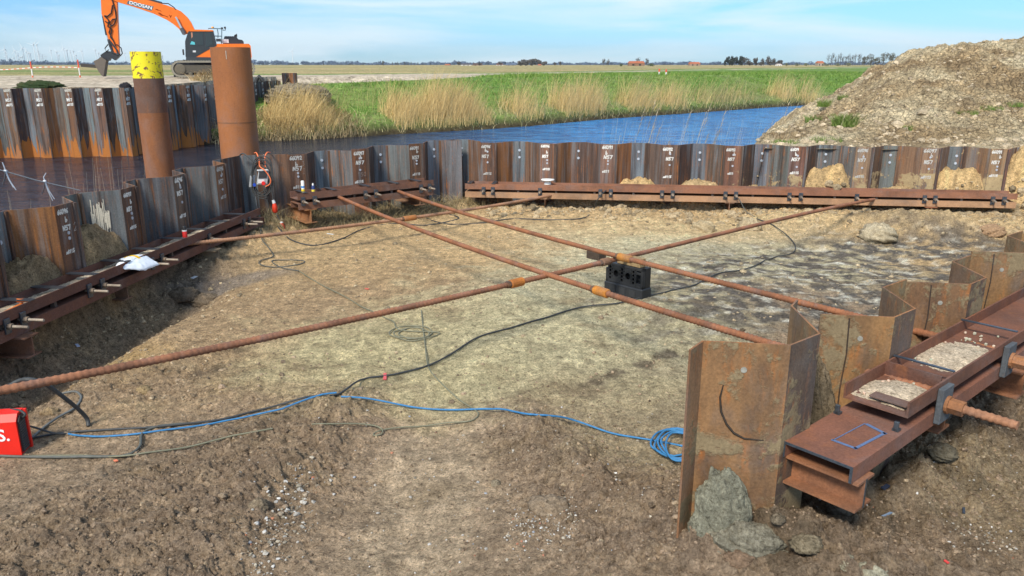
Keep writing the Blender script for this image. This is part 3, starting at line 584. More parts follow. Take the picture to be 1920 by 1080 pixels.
# near right wall
wn = thing('sheet_pile_wall', (RW_A[0], RW_A[1], 0), 'ochre clay smeared sheet pile wall at the right front, its first pile standing taller', 'wall')
for k in range(0, 7):
    zt = 1.615 if k == 0 else (1.48, 1.46, 1.50, 1.47, 1.48, 1.45)[k-1]
    fc = [jit3((0.25, 0.14, 0.062), .1), jit3((0.115, 0.083, 0.058), .1), jit3((0.24, 0.145, 0.075), .1), jit3((0.26, 0.15, 0.07), .1)]  # second face darker, shade on the side turned from the sun painted in
    pr = RPROF if k else RPROF[:4]+[(1.20, 0.07)]
    o = sheet_pile(wn, RW_A, RW_d, RW_n, TR, pr, k, zt, -0.9, 'rust_near', ([jit3((0.28, 0.16, 0.08))] if k == 0 else [])+fc, -1, None, first_ext=(1.03, 4.20) if k == 0 else None, ribs=False, hole_discs=False, clay=lambda f: 0.60 if f < .45 else (0.50 if f < .7 else 0.40))
    # split line of the double pile and the lifting hole on the face
    A0 = V3(RW_A[0], RW_A[1], 0)+V3(RW_d[0], RW_d[1], 0)*(k*TR); B0 = A0+V3(RW_d[0], RW_d[1], 0)*.33-V3(RW_n[0], RW_n[1], 0)*.38
    fd = unit(B0-A0); fn = V3(fd[1], -fd[0], 0); up = V3(0, 0, 1)
    if k:
        mb = MB((0.05, 0.035, 0.025)); q = A0+fd*0.20+fn*0.006
        mb.tube([q+up*(zt-0.02), q+up*(zt-0.3)+fd*0.01, q+up*(zt-0.55)-fd*.005, q+up*0.1], 0.006, 5); mb.build('interlock', 'rust_near', o)
    mb = MB((0.26, 0.25, 0.22)); q = A0+fd*(0.29 if k else 0.25)+up*(zt-0.17)+fn*0.002
    mb.tube([q, q+fn*0.008], 0.019, 12, None, True, False); mb.build('lifting_hole', 'stone', o)
    if k == 0:
        fe = lambda px, py: (lambda r_: V3(0, 0, H)+r_*(((A0-V3(0, 0, H))@fn+0.010)/(r_@fn)))(ray(px, py))
        mb = MB((0.035, 0.025, 0.018)); mb.tube([fe(*q) for q in ((1356, 722), (1350, 745), (1352, 772), (1362, 795), (1376, 812), (1395, 822), (1432, 826))], [0.003, .006, .008, .008, .008, .006, .002], 6); mb.build('torn_seam', 'rubber', o)

# back left wall across the water
wb = thing('sheet_pile_wall', (-25, 38.5, -1.3), 'distant rust streaked sheet pile wall on the far side of the water at the left', 'wall')
def run(par, a, b, zt, zb, marks=True):
    a = V3(*a); b = V3(*b); L_ = np.linalg.norm(b-a); d = (b-a)/L_; n = V3(-d[1], d[0]); k = int(L_/TL); T = L_/k
    pr = [(u*T/TL, v) for u, v in PROF]
    for i in range(k):
        mk = [('66091', 0.02, zt-0.16, 0.13, 0.07, 0.028, (0.55, 0.52, 0.45)), ('b', 0.12, zt-0.33, 0.13, 0.09, 0.028, (0.5, 0.47, 0.4)), ('N57', 0.05, zt-0.62, 0.13, 0.09, 0.03, None), ('m8115', 0.03, zt-0.84, 0.12, 0.06, 0.026, None)] if marks else None
        fc = facec(); fc = [tuple(x*1.1 for x in c) for c in fc]
        o = sheet_pile(par, a, d, n, T, pr, i, zt, zb, 'rust_wall', fc, -1, mk, clay=0, hole_discs=False)
        # fresh orange rust above the water line
        if zb < -1.5:
            mb = MB((0.42, 0.15, 0.035))
            for j in range(4):
                p_ = V3(a[0], a[1], 0)+V3(d[0], d[1], 0)*(pr[j][0]+i*T)+V3(n[0], n[1], 0)*pr[j][1]; q_ = V3(a[0], a[1], 0)+V3(d[0], d[1], 0)*(pr[j+1][0]+i*T)+V3(n[0], n[1], 0)*pr[j+1][1]
                ed = unit(q_-p_); en = V3(ed[1], -ed[0], 0)*0.012; m_ = 5
                top = [random.uniform(-1.0, 0.0) if random.random() < .8 else -1.2 for _ in range(m_+1)]
                for s_ in range(m_):
                    u0, u1 = p_+(q_-p_)*s_/m_+en, p_+(q_-p_)*(s_+1)/m_+en
                    mb.poly([u0+V3(0, 0, -1.6), u1+V3(0, 0, -1.6), u1+V3(0, 0, top[s_+1]), u0+V3(0, 0, top[s_])])
            mb.build('rust_stain', 'rust_pipe', o)
run(wb, (-33.0, 37.6), (-19.3, 39.7), 2.08, -3); run(wb, (-19.3, 39.7), (-17.7, 45.8), 2.1, -3); run(wb, (-17.7, 45.8), (-17.35, 60.0), 2.05, -1.5, True)
ws = thing('sheet_pile', tuple(R(547, 165, 57)), 'taller rusty sheet pile standing up at the right end of the distant wall', 'sheet pile')
a_ = R(530, 163, 57); b_ = R(563, 160, 58.0); d_ = unit((b_-a_)[:2]); n_ = V3(-d_[1], d_[0])
for k in range(1): sheet_pile(ws, a_[:2], d_, n_, 1.36, [(0, 0), (0.25, 0), (0.45, 0.25), (0.7, 0.25), (0.9, 0), (1.15, 0), (1.36, 0.25)], k, R(547, 137, 57)[2], 0.9, 'rust_wall', [DARK, GREY, BROWN, ORNG, BROWN, PURP], -1, None, ribs=False, hole_discs=False)

# ------------------------------------------------------------------ pipes
def pipe(name, px0, px1, pytop, pybase, Y, label, col, band=None):
    c1 = R(px0, pytop, Y); c2 = R(px1, pytop, Y); r = (c2[0]-c1[0])/2*0.985; cx = (c1[0]+c2[0])/2; zt = c1[2]
    t = thing(name, (cx, Y, -1.3), label, 'steel pipe'); n = 48; mb = MB(col); ri = r-0.02
    zs = [-3.0, zt]
    ang = [2*math.pi*i/n for i in range(n)]
    def ring(rad, z): return [V3(cx+rad*math.cos(a), Y+rad*math.sin(a), z) for a in ang]
    def band_(z0, z1, rad, col, mbx, inner=False):
        a, b = ring(rad, z0), ring(rad, z1)
        for i in range(n):
            j = (i+1) % n; f = [a[i], a[j], b[j], b[i]]; mbx.poly(f if not inner else f[::-1], col, True)
    zsplit = band if band else zt
    band_(-3, zsplit if band else zt, r, col, mb); band_(-3, zt, ri, (0.2, 0.08, 0.03), mb, True)
    if band: mb.col = col
    a, b = ring(r, zt), ring(ri, zt)
    for i in range(n): j = (i+1) % n; mb.poly([a[i], a[j], b[j], b[i]], (0.3, 0.14, 0.06))
    mb.build('shell', 'rust_pipe', t)
    return t, cx, r, zt, ring, band_
t, cx, r, zt, ring, band_ = pipe('steel_pipe', 245, 299.5, 97, 325, 18.0, 'slim rusty steel pipe pile with a chipped yellow painted top', (0.27, 0.105, 0.045), R(270, 150, 17.7)[2])
mb = MB((0.80, 0.66, 0.01)); z0 = R(270, 147, 17.7)[2]; band_(z0, zt+0.001, r+0.002, (0.80, 0.66, 0.01), mb); mb.build('yellow_band', 'chipped', t)
mb = MB((0.17, 0.08, 0.05)); band_(z0-0.75, z0, r+0.0015, (0.17, 0.085, 0.055), mb); mb.build('dark_band', 'rust_pipe', t)
t, cx, r, zt, ring, band_ = pipe('steel_pipe', 395, 468, 89, 290, 18.6, 'thick plain orange rust steel pipe pile standing before the excavator', (0.33, 0.125, 0.048))
mb = MB((0.16, 0.07, 0.035)); zw = R(430, 232, 18.1)[2]; band_(zw, zw+0.018, r+0.004, (0.2, 0.09, 0.04), mb); mb.build('weld_seam', 'rust_pipe', t)
mb = MB((0.45, 0.42, 0.36)); a = R(424, 100, 18.2-r+0.42); mb.box(R(424, 103, 18.6-r-0.002), (0.006, 0, 0), (0, 0.004, 0), (0, 0, 0.09)); mb.build('chalk_mark', 'chalk', t)

# ------------------------------------------------------------------ walers (twin channel beams)
def channel(mb, p0, p1, back, W, z0, fl, up_, th=0.014, col=None):
    """p0->p1 front edge line; back = unit vector from front edge to wall; up_ True: flanges up"""
    p0 = V3(*p0, 0); p1 = V3(*p1, 0); b = V3(*back, 0)
    h_ = fl if up_ else -fl; zt_ = z0; s_ = 1 if up_ else -1
    pr = [(0, zt_), (W, zt_), (W, zt_+h_), (W-th, zt_+h_), (W-th, zt_+s_*th), (th, zt_+s_*th), (th, zt_+h_), (0, zt_+h_)]
    mb.prism([p0+b*x+V3(0, 0, z) for x, z in pr], p1-p0, col)
def hbeam(mb, c, along, L_, wf_, hh, col, th=0.016):
    """stub projecting along 'along' from c (top centre), width wf_, height hh"""
    along = unit(along); side = V3(-along[1], along[0], 0)
    pr = [(-wf_/2, 0), (wf_/2, 0), (wf_/2, -th), (th/2, -th), (th/2, -hh+th), (wf_/2, -hh+th), (wf_/2, -hh), (-wf_/2, -hh), (-wf_/2, -hh+th), (-th/2, -hh+th), (-th/2, -th), (-wf_/2, -th)]
    mb.prism([c+side*x+V3(0, 0, z) for x, z in pr], along*L_, col)
def anchor(par, c, out_, zg, L_=0.24, s=1.0, col=None, rr=0.016):
    o3 = V3(*out_, 0); side = V3(-o3[1], o3[0], 0); c = V3(c[0], c[1], zg)
    mb = MB((0.10, 0.115, 0.14)); mb.box(c+o3*0.012*s, side*0.042*s, o3*0.011*s, V3(0, 0, 0.085*s), None, 0.003); pl = mb.build('anchor_plate', 'steel', par)
    mb = MB(col or (0.20, 0.15, 0.11)); mb.tube([c+o3*0.022*s, c+o3*0.075*s], 0.034*s, 6, None, True, False); mb.build('nut', 'rust_rod', pl)
    mb = MB(col or (0.34, 0.28, 0.22)); mb.tube([c-o3*0.05, c+o3*(L_*0.5), c+o3*L_], rr*s, 10); mb.build('rod_end', 'rust_rod', pl)
def on_line(p0, p1, px, z):
    """plan point on line p0-p1 seen at photo column px at height z"""
    lo, hi = -0.3, 1.3
    d = V3(*p1)-V3(*p0)
    best = min(((abs(proj(*(V3(*p0)+d*t_), z)[0]-px), t_) for t_ in np.linspace(lo, hi, 3001)), key=lambda q: q[0])
    return V3(*p0)+d*best[1]
UC = (0.16, 0.072, 0.05)
def waler(name, label, p0, p1, back, W, zg, gap, fl, anchors, spacers, brackets, colu=UC, coll=UC, sand=None, low=(0, 0), upp=(0, 0), aL=0.24, s=1.0, wall_d=0.35, plate_col=(0.10, 0.11, 0.13)):
    p0 = V3(*p0); p1 = V3(*p1); d = unit(p1-p0); back = V3(*back); out_ = -back
    t = thing(name, (p0[0], p0[1], zg), label, 'steel beam')
    zu = zg+gap/2; zl = zg-gap/2
    mb = MB(colu); channel(mb, p0+d*upp[0], p1+d*upp[1], back, W, zu, fl, True); mb.build('upper_channel', 'rust_beam', t)
    mb = MB(coll); channel(mb, p0+d*low[0], p1+d*low[1], back, W, zl, fl, False); mb.build('lower_channel', 'rust_beam', t)
    for px in anchors:
        c = on_line(p0, p1, px, zg); anchor(t, c, out_, zg, aL, s)
    for px in spacers:
        c = on_line(p0, p1, px, zg+gap/2+fl); c3 = V3(c[0], c[1], zu+fl+0.006); b3 = V3(*back, 0); d3 = V3(*d, 0)
        mb = MB(plate_col); mb.box(c3+b3*W*0.5, b3*W*0.53, d3*0.045, V3(0, 0, 0.005)); mb.build('spacer_plate', 'steel', t)
    mb = MB((0.09, 0.07, 0.06)); L_ = np.linalg.norm(p1-p0)
    for q in np.arange(0.35, L_-0.2, 0.85):
        c = p0+d*(q+upp[0]*0); c = V3(c[0], c[1], zg)+V3(*back, 0)*0.06; mb.box(c, V3(*d, 0)*0.022, V3(*back, 0)*0.03, V3(0, 0, gap/2-0.001))
    mb.build('gap_spacer', 'rust_beam', t)
    for (px, wd, hh, ex, cc) in brackets:
        c = on_line(p0, p1, px, zl-fl); c3 = V3(c[0], c[1], zl-fl-0.003)
        mb = MB(cc); hbeam(mb, c3+V3(*back, 0)*(W+wall_d), V3(*out_, 0), W+wall_d+ex, wd, hh, cc); mb.build('bracket', 'rust_beam', t)
    if sand:
        X_, Z_, Cc, F_ = [], [], [], []
        for (s0, s1) in sand:
            nA, nB = max(6, int((s1-s0)/0.025)), 14; U = np.linspace(s0, s1, nA)[:, None]+0*np.linspace(0, 1, nB)[None, :]; Vv = np.linspace(0.016, W-0.016, nB)[None, :]+0*U
            XX = p0[0]+d[0]*U+back[0]*Vv; YY = p0[1]+d[1]*U+back[1]*Vv
            e_ = sst(0, 0.12, np.minimum(U-s0, s1-U))
            ZZ = zu+0.012+0.035*e_*(1+0.9*fbm(XX, YY, 4, 3, 5))*(0.5+0.5*np.sin(np.pi*Vv/W))+0.012*fbm(XX, YY, 25, 3, 9)-0.004*(1-e_)
            CC = np.zeros(XX.shape+(3,))+np.array((0.52, 0.43, 0.32))*(1+0.3*fbm(XX, YY, 12, 3, 8))[..., None]
            o = gridmesh('sand', XX, YY, ZZ, CC, None, 'soil_clod'); o.data.transform(__import__('mathutils').Matrix.Translation((-p0[0], -p0[1], -zg))); o.parent = t
    return t
# left beam
ld = LW_d; lb = LW_n
q0 = V3(*LW_A)-LW_n*0.42+LW_d*(14.35-LW_A[1]); q1 = V3(*LW_A)-LW_n*0.42-LW_d*(LW_A[1]-4.2)
waler('waler_beam', 'long dark red steel channel beam bracketed to the left wall, a white and yellow bag lying on it', q1, q0, lb, 0.38, 0.47, 0.075, 0.125,
      [12, 42, 167, 191, 285, 303, 392, 457, 467], [60, 118, 180, 240, 296, 345, 388, 425, 458], [(40, .22, .24, .12, (0.20, .09, .05)), (392, .22, .24, .16, (0.25, .19, .12)), (250, .2, .22, -.1, (.2, .12, .08))],
      colu=(0.13, 0.058, 0.042), coll=(0.15, 0.068, 0.048), sand=[(0.3, 9.5)], upp=(0, 0), low=(0, 0.12), aL=0.26)
# far left high beam
a_ = P(559, 378, 0.68)[:2]; b_ = P(813, 352, 0.66)[:2]; dd = unit(b_-a_); nn = V3(-dd[1], dd[0])
A_FL, B_FL = a_, b_
waler('waler_beam', 'short rusty channel beam with a spray can on it, on the angled back left wall', a_, b_, nn, 0.38, 0.67, 0.07, 0.125,
      [568, 590, 685, 704.5, 789, 805], [572, 627, 691, 745, 786], [(582, .24, .27, .02, (0.34, .16, .07)), (790, .24, .2, -.05, (.28, .15, .08))], colu=(0.17, 0.085, 0.06), coll=(0.19, 0.095, 0.062), sand=[(1.0, 3.1)], aL=0.22, wall_d=0.55)
# far beam
wl0 = V3(*FR_A)-FR_n*0.46; a_ = on_line(wl0, wl0+FR_d*3, 871, .48) if 0 else wl0+FR_d*((P(871, 361, .46)[0]-wl0[0])/FR_d[0]); b_ = wl0+FR_d*((R(1905, 373, 15.95)[0]-wl0[0])/FR_d[0]); dd = unit(b_-a_); nn = V3(-dd[1], dd[0]); A_FR, B_FR = a_, b_
waler('waler_beam', 'long rusty channel beam along the back wall with a white spool on top', a_, b_, nn, 0.38, 0.48, 0.06, 0.125,
      [907, 924, 1012.5, 1125.6, 1145, 1241, 1261, 1360, 1379.5, 1480, 1501, 1606, 1733, 1753, 1861, 1882], [880, 925], [(1022, .2, .24, .0, (.25, .12, .06)), (1368, .2, .24, .0, (.25, .12, .06)), (1745, .24, .27, .05, (.25, .10, .05))], colu=(0.27, 0.125, 0.075), coll=(0.40, 0.235, 0.135), aL=0.16, wall_d=0.4)
# right near beam
D3 = V3(RW_d[0], RW_d[1]); N_ = V3(RW_n[0], RW_n[1])
pA = V3(*RW_A)+D3*0.37-N_*0.82; pB = V3(*RW_A)+D3*9.0-N_*0.82
tr = thing('waler_beam', (pA[0], pA[1], 1.0), 'near rusty channel beam at the right, an open tray of sand riding on a flat lower channel', 'steel beam')
zg = 1.025; RC = (0.17, 0.073, 0.045)
mb = MB((0.21, 0.09, 0.058)); channel(mb, pA, pB, N_, 0.44, zg-0.045, 0.105, False, 0.016); lo_ = mb.build('lower_channel', 'rust_beam', tr)
mb = MB((0.10, 0.12, 0.15)); channel(mb, pA-D3*0.0025, pA, N_, 0.44, zg-0.045, 0.105, False, 0.017); mb.build('cut_end', 'steel', lo_)
uA = V3(*RW_A)+D3*1.06-N_*0.82
mb = MB(RC); channel(mb, uA, pB, N_, 0.42, zg+0.045, 0.105, True, 0.014); up_ = mb.build('upper_channel', 'rust_beam', tr)
d3 = V3(*RW_d, 0); n3 = V3(*RW_n, 0); UP = V3(0, 0, 1)
def rl(u, v, z): return V3(RW_A[0], RW_A[1], 0)+d3*u+n3*v+UP*z
mb = MB((0.13, 0.058, 0.04)); mb.box(rl(1.64, -0.60, zg+0.11), n3*0.186, d3*0.008, UP*0.05); mb.build('divider_plate', 'rust_beam', tr)
for (u0, w0) in ((1.80, .02), (3.05, .02)):
    mb = MB((0.09, 0.11, 0.14)); mb.box(rl(u0, -0.60, zg+0.158), n3*0.205, d3*0.014, UP*0.004); mb.build('cross_plate', 'steel', tr)
# blue marker rectangle, upright lugs, lying plate
mb = MB((0.10, 0.15, 0.27)); zc_ = zg-0.0425
for (u0, v0, u1, v1, w0) in ((.60, -.72, .60, -.58, .010), (.60, -.72, .93, -.745, .009), (.93, -.745, .97, -.62, .012), (.60, -.58, .97, -.60, .003)):
    a = rl(u0, v0, zc_); b = rl(u1, v1, zc_); dr_ = unit(b-a); sd_ = np.cross(dr_, UP)
    mb.box((a+b)/2+UP*0.001, (b-a)/2+dr_*w0, sd_*w0, UP*0.0015)
mb.build('paint_outline', 'chalk', lo_)
for (u0, v0) in ((.98, -.41), (1.02, -.775)):
    mb = MB((0.11, 0.13, 0.15)); mb.box(rl(u0, v0, zg-0.012), d3*0.012, n3*0.014, UP*0.033, None, .003); mb.box(rl(u0+.01, v0, zg-0.036), d3*0.022, n3*0.02, UP*0.008); mb.build('lug', 'steel', lo_)
mb = MB((0.16, 0.085, 0.06)); mb.box(rl(1.17, -.66, zg+0.088), n3*0.12, d3*0.05, UP*0.004); mb.build('loose_plate', 'rust_beam', tr)
def sandpatch(u0, u1, hmax, name='sand'):
    nA, nB = int((u1-u0)/0.012), 34; U = np.linspace(u0, u1, nA)[:, None]+0*np.zeros((1, nB)); Vv = np.linspace(-0.784, -0.416, nB)[None, :]+0*U
    XX = RW_A[0]+RW_d[0]*U+RW_n[0]*Vv; YY = RW_A[1]+RW_d[1]*U+RW_n[1]*Vv; cu = (u0+u1)/2
    g = np.exp(-(((U-cu)/((u1-u0)*0.40))**2+((Vv+0.62)/0.20)**2)**1.5)
    ZZ = zg+0.0595+hmax*(g-0.15+0.35*fbm(XX, YY, 6, 4, 3))+0.006*fbm(XX, YY, 50, 3, 6)
    CC = np.zeros(XX.shape+(3,))+np.array((0.56, 0.46, 0.34))*(1+0.25*fbm(XX, YY, 20, 3, 8))[..., None]
    XX -= pA[0]; YY -= pA[1]
    o = gridmesh(name, XX, YY, ZZ-1.0, CC, None, 'soil_clod'); o.parent = tr
sandpatch(1.12, 1.62, 0.045); sandpatch(2.0, 2.75, 0.035); sandpatch(5.0, 5.6, 0.03)
mb = MB((0.50, 0.42, 0.32)); 
for i in range(60):
    u0 = random.choice([random.uniform(1.15, 1.6), random.uniform(2.0, 3.1)]); v0 = random.uniform(-.77, -.43); s_ = random.uniform(.004, .014)
    c = rl(u0, v0, zg+.07); mb.box(c, d3*s_, (n3*.8+d3*.3)*s_, UP*s_*.7, (0.5*random.uniform(.8, 1.2), .42, .32), .003)
mb.build('grit', 'stone', tr)
def big_anchor(u0, L_):
    c = rl(u0, -0.82, zg); o3 = -n3
    mb = MB((0.085, 0.10, 0.115)); mb.box(c+o3*0.022, d3*0.085, o3*0.020, UP*0.125, None, .004); pl = mb.build('anchor_plate', 'rust_beam', tr)
    mb = MB((0.30, 0.13, 0.055)); mb.tube([c+o3*0.042, c+o3*0.062], 0.062, 14, None, True, False); mb.tube([c+o3*0.062, c+o3*0.15], 0.052, 6, None, True, False); mb.build('nut', 'rust_rod', pl)
    mb = MB((0.36, 0.17, 0.09)); k = int(L_/0.012); path = [c+o3*(0.1+L_*i/k) for i in range(k+1)]; mb.tube(path, [0.0295+0.0035*math.sin(i*1.9) for i in range(k+1)], 12); mb.build('rod_end', 'rust_rod', pl)
E1 = on_line(V3(*RW_A)-N_*0.82, V3(*RW_A)+D3*9-N_*.82, 1763, zg); u1_ = (E1-V3(*RW_A))@D3; big_anchor(u1_, 0.36)
E2 = on_line(V3(*RW_A)-N_*0.82, V3(*RW_A)+D3*9-N_*.82, 1884, zg); u2_ = (E2-V3(*RW_A))@D3; big_anchor(u2_, 0.30)
for (u0, ex, wd, hh) in ((0.50, 0.05, .20, .19), (1.95, -0.05, .2, .2), (3.1, 0.10, .2, .22), (5.2, .1, .2, .22)):
    mb = MB((0.27, 0.115, 0.055)); hbeam(mb, rl(u0, -0.36, zg-0.154+0.0), -n3, 0.44+ex, wd, hh, (0.27, 0.115, 0.055)); br = mb.build('bracket', 'rust_beam', tr)
    if u0 < 1: 
        mb = MB((0.1, .12, .14)); c = rl(u0, -0.36-0.44-ex-0.002, zg-0.154-hh/2); mb.box(c, d3*0.009, n3*0.0015, UP*hh/2); mb.build('cut_end', 'steel', br)

# ------------------------------------------------------------------ tie rods
def rod(label, S_, E_, pts, r0=0.031, couplers=(), col=(0.285, 0.115, 0.055), ext=(0, 0)):
    S_ = V3(*S_); E_ = V3(*E_)
    kp = []
    for (px, py) in pts:
        c = on_line(S_[:2], E_[:2], px, 0.7); z = R(px, py, c[1])[2]; c = on_line(S_[:2], E_[:2], px, z); z = R(px, py, c[1])[2]; kp.append(V3(c[0], c[1], z))
    kp = np.array(kp); s_ = np.concatenate([[0], np.cumsum(np.linalg.norm(np.diff(kp, axis=0), axis=1))])
    # smooth z by low order fit so the bar hangs in one clean curve
    deg = min(3, len(kp)-1); cf = np.polyfit(s_, kp[:, 2], deg); tot = s_[-1]
    n = int(tot/0.0155); ss = np.linspace(-ext[0], tot+ext[1], n); xy = [np.interp(ss, s_, kp[:, i]) for i in (0, 1)]
    d0 = unit(kp[1]-kp[0]); d1 = unit(kp[-1]-kp[-2])
    path = []
    for i, q in enumerate(ss):
        z = np.polyval(cf, min(max(q, 0), tot))
        p = V3(xy[0][i], xy[1][i], z)
        if q < 0: p = V3(kp[0][0], kp[0][1], z)+V3(d0[0], d0[1], 0)*q
        if q > tot: p = V3(kp[-1][0], kp[-1][1], z)+V3(d1[0], d1[1], 0)*(q-tot)
        path.append(p)
    rr = [r0+(0.0035 if i % 3 == 0 else -0.0018) for i in range(len(path))]
    t = thing('tie_rod', path[len(path)//2], label, 'steel rod')
    mb = MB(col); mb.tube(path, rr, 10, None, True, True); mb.build('threaded_bar', 'rust_rod', t)
    for (px, L_, cc) in couplers:
        i = int(np.argmin([abs(proj(*p)[0]-px) for p in path])); p = path[i]; d = unit(path[min(i+5, len(path)-1)]-path[i-5])
        mb = MB(cc); mb.tube([p-d*L_/2, p-d*(L_/2-.01), p+d*(L_/2-.01), p+d*L_/2], [r0+.008, r0+.02, r0+.02, r0+.008], 14, None, True, False)
        mb.tube([p-d*(L_/2+.05), p-d*L_/2], r0+.012, 6, (0.14, 0.08, 0.05), True, False); mb.build('coupler', 'rust_rod', t)
    return t, path
S1 = P(632, 368, 0.68); E1_ = V3(E1[0], E1[1], zg)
YC = (0.52, 0.20, 0.03)
rod('rusty tie rod with yellow coupler, nearer of the two running down towards the right wall', S1, E1_,
    [(632, 368), (758, 419), (846, 453), (880, 465), (957, 492), (1033, 517), (1110, 543.6), (1230, 577.5), (1296, 600), (1440, 639), (1763, 740)], couplers=((1128, .22, YC),), ext=(0.3, -0.06))
S2 = P(738, 356, 0.66); E2_ = V3(E2[0], E2[1], zg)
t2, path2 = rod('rusty tie rod resting on the black block stack and running to the right wall', S2, E2_,
    [(738, 356), (846, 390), (935, 420), (1022, 446), (1099, 465), (1158, 482), (1208, 493), (1296, 516), (1495, 563), (1651, 600), (1738, 626), (1884, 667)], couplers=((1172, .24, (0.45, 0.19, 0.04)),), ext=(0.3, -0.06))
cr_ = on_line(S2[:2], E2_[:2], 1148, 0.6); E3 = R(1640, 372, on_line(A_FR, B_FR, 1640, .42)[1]+.05)
S3 = V3(E3[0], E3[1])+(cr_-V3(E3[0], E3[1]))*2.3
rod('long ribbed tie rod crossing low under two others from left front to far beam', (S3[0], S3[1], .5), E3,
    [(-60, 743), (0, 731), (100, 712), (233, 686), (333, 667), (450, 645), (633, 607), (880, 553), (967, 532.7), (1022, 519), (1121, 490.5), (1175, 477), (1296, 451.5), (1480, 410), (1640, 373)], couplers=((968, .21, (0.50, 0.17, 0.03)), (1135, .16, (.2, .1, .05))), col=(0.30, 0.13, 0.07), ext=(1.2, 0.15))
a_ = R(366, 455, 11.95); b_ = R(1036, 366, on_line(A_FR, B_FR, 1036, .42)[1]+.05)
rod('farthest ribbed tie rod, running from the left beam to the far beam', a_, b_,
    [(366, 456), (430, 449), (583, 431), (736, 414), (850, 398), (940, 382), (1036, 366)], couplers=((768, .28, (0.40, 0.16, 0.05)),), col=(0.36, 0.19, 0.11), ext=(0.2, 0.1))

# ------------------------------------------------------------------ cables, hoses, ropes on the ground
def ghit(px, py):
    d = ray(px, py); Ys = np.linspace(2.6, 17.6, 700); t_ = Ys/d[1]; xs = d[0]*t_; zs = H+d[2]*t_; hz = pit_height(xs, Ys)
    ok = np.nonzero(zs < hz)[0]; i = ok[0] if len(ok) else 699
    return V3(xs[i], Ys[i], hz[i])
def cable(name, label, cat, pts, r, col, mat='rubber', z=None, closed=False, lift=0.0, group=None, sub=None):
    kp = []
    for q in pts:
        if len(q) == 2:
            c = ghit(q[0], q[1]); hh = max(hpt(c[0], c[1]), hpit(c[0], c[1])+.01)
            kp.append(V3(c[0], c[1], hh+r*0.6+lift))
        elif len(q) == 3: kp.append(P(*q))                 # (px,py,height)
        else: kp.append(R(q[0], q[1], q[3]))               # (px,py,_,depth)
    kp = np.array(kp); path = []
    n = len(kp)
    for i in range(n-1):
        p0, p1, p2, p3 = kp[max(i-1, 0)], kp[i], kp[i+1], kp[min(i+2, n-1)]; L_ = np.linalg.norm(p2-p1); m_ = max(3, int(L_/0.05)) if L_ < 30 else 8
        for j in range(m_):
            t_ = j/m_; path.append(0.5*((2*p1)+(-p0+p2)*t_+(2*p0-5*p1+4*p2-p3)*t_*t_+(-p0+3*p1-3*p2+p3)*t_**3))
    path.append(kp[-1])
    if all(len(q) == 2 for q in pts) and not closed:
        pa = np.array(path); g_ = pit_height(pa[:, 0], pa[:, 1])+pit_detail(pa[:, 0], pa[:, 1])+r*.8; z_ = np.maximum(pa[:, 2], g_)
        zz_ = np.array([z_[max(0, i-2):i+3].max() for i in range(len(z_))]); pa[:, 2] = np.convolve(np.pad(zz_, 3, 'edge'), np.ones(7)/7, 'valid'); path = list(pa)
    mb = MB(col); mb.tube(path, r, 7)
    if sub is not None: return mb.build(name, mat, sub)
    return single(name, mb, mat, label, cat, group)
BLU = (0.035, 0.17, 0.36); BLK = (0.045, 0.048, 0.05); GRN = (0.17, 0.165, 0.11); DG = (0.09, 0.095, 0.085)
cable('hose', 'blue hose running from the black plug lead at the red box into the brown earth', 'hose', [(128, 819), (150, 823), (200, 825), (270, 819), (350, 809), (430, 797), (500, 785), (560, 772), (632, 752)], 0.009, BLU)
cable('hose', 'blue hose leading right across the ground to the coil behind the near wall', 'hose', [(640, 752), (680, 759), (760, 769), (850, 774), (925, 777), (1000, 790), (1080, 806), (1150, 818), (1215, 828), (1300, 845)], 0.009, BLU)
loops = []
for i in range(5):
    for j in range(9):
        a = 2*math.pi*j/9; loops.append((1262+i*4+(42-3*i)*math.cos(a)+random.uniform(-4, 4), 828+i*2+(26+random.uniform(-3, 4))*math.sin(a), 0.06+0.012*i+random.uniform(0, .01)))
cable('hose_coil', 'coiled blue hose lying against the edge of the near sheet pile', 'hose', loops, 0.009, BLU)
cable('power_cable', 'long black cable winding over the pale clay past the block stack to the far right', 'cable', [(60, 828), (130, 818), (270, 808), (400, 795), (480, 776), (560, 760), (632, 747), (680, 718), (740, 706), (800, 690), (850, 666), (900, 634), (960, 618), (1020, 600), (1090, 580), (1160, 571), (1225, 556), (1300, 538), (1340, 520), (1400, 507), (1450, 486), (1488, 475), (1485, 455), (1450, 428), (1418, 415)], 0.010, BLK)
cable('power_cable', 'grey black cable at the bottom left running under the red box', 'cable', [(-20, 862), (60, 861), (150, 862), (230, 862), (262, 845), (268, 820), (300, 806), (360, 800)], 0.012, DG)
cable('rope', 'thin pale rope trailing over the dark soil at the lower left', 'rope', [(20, 860), (140, 859), (220, 864), (300, 856), (380, 842), (450, 830), (512, 812)], 0.008, GRN)
cable('rope', 'grey green rope hung over the tie rod and curving down across the dirt', 'rope', [(790, 585), (793, 615), (797, 650), (803, 690), (820, 715), (850, 745), (885, 770), (897, 780), (880, 795), (830, 803), (760, 808), (712, 813), (700, 822), (715, 822), (716, 812), (690, 808), (630, 806), (585, 803)], 0.007, GRN)
tl = [(560, 510), (600, 535), (640, 556), (690, 585), (735, 606), (750, 622)]
for j in range(26):
    a = 2*math.pi*j/8.5; tl.append((772+(44-j*.8)*math.cos(a)+random.uniform(-5, 8), 626+(14-j*.2)*math.sin(a)+random.uniform(-3, 3)))
cable('rope', 'tangled rope coil lying on pale clay below the long low rod', 'rope', tl, 0.008, GRN)
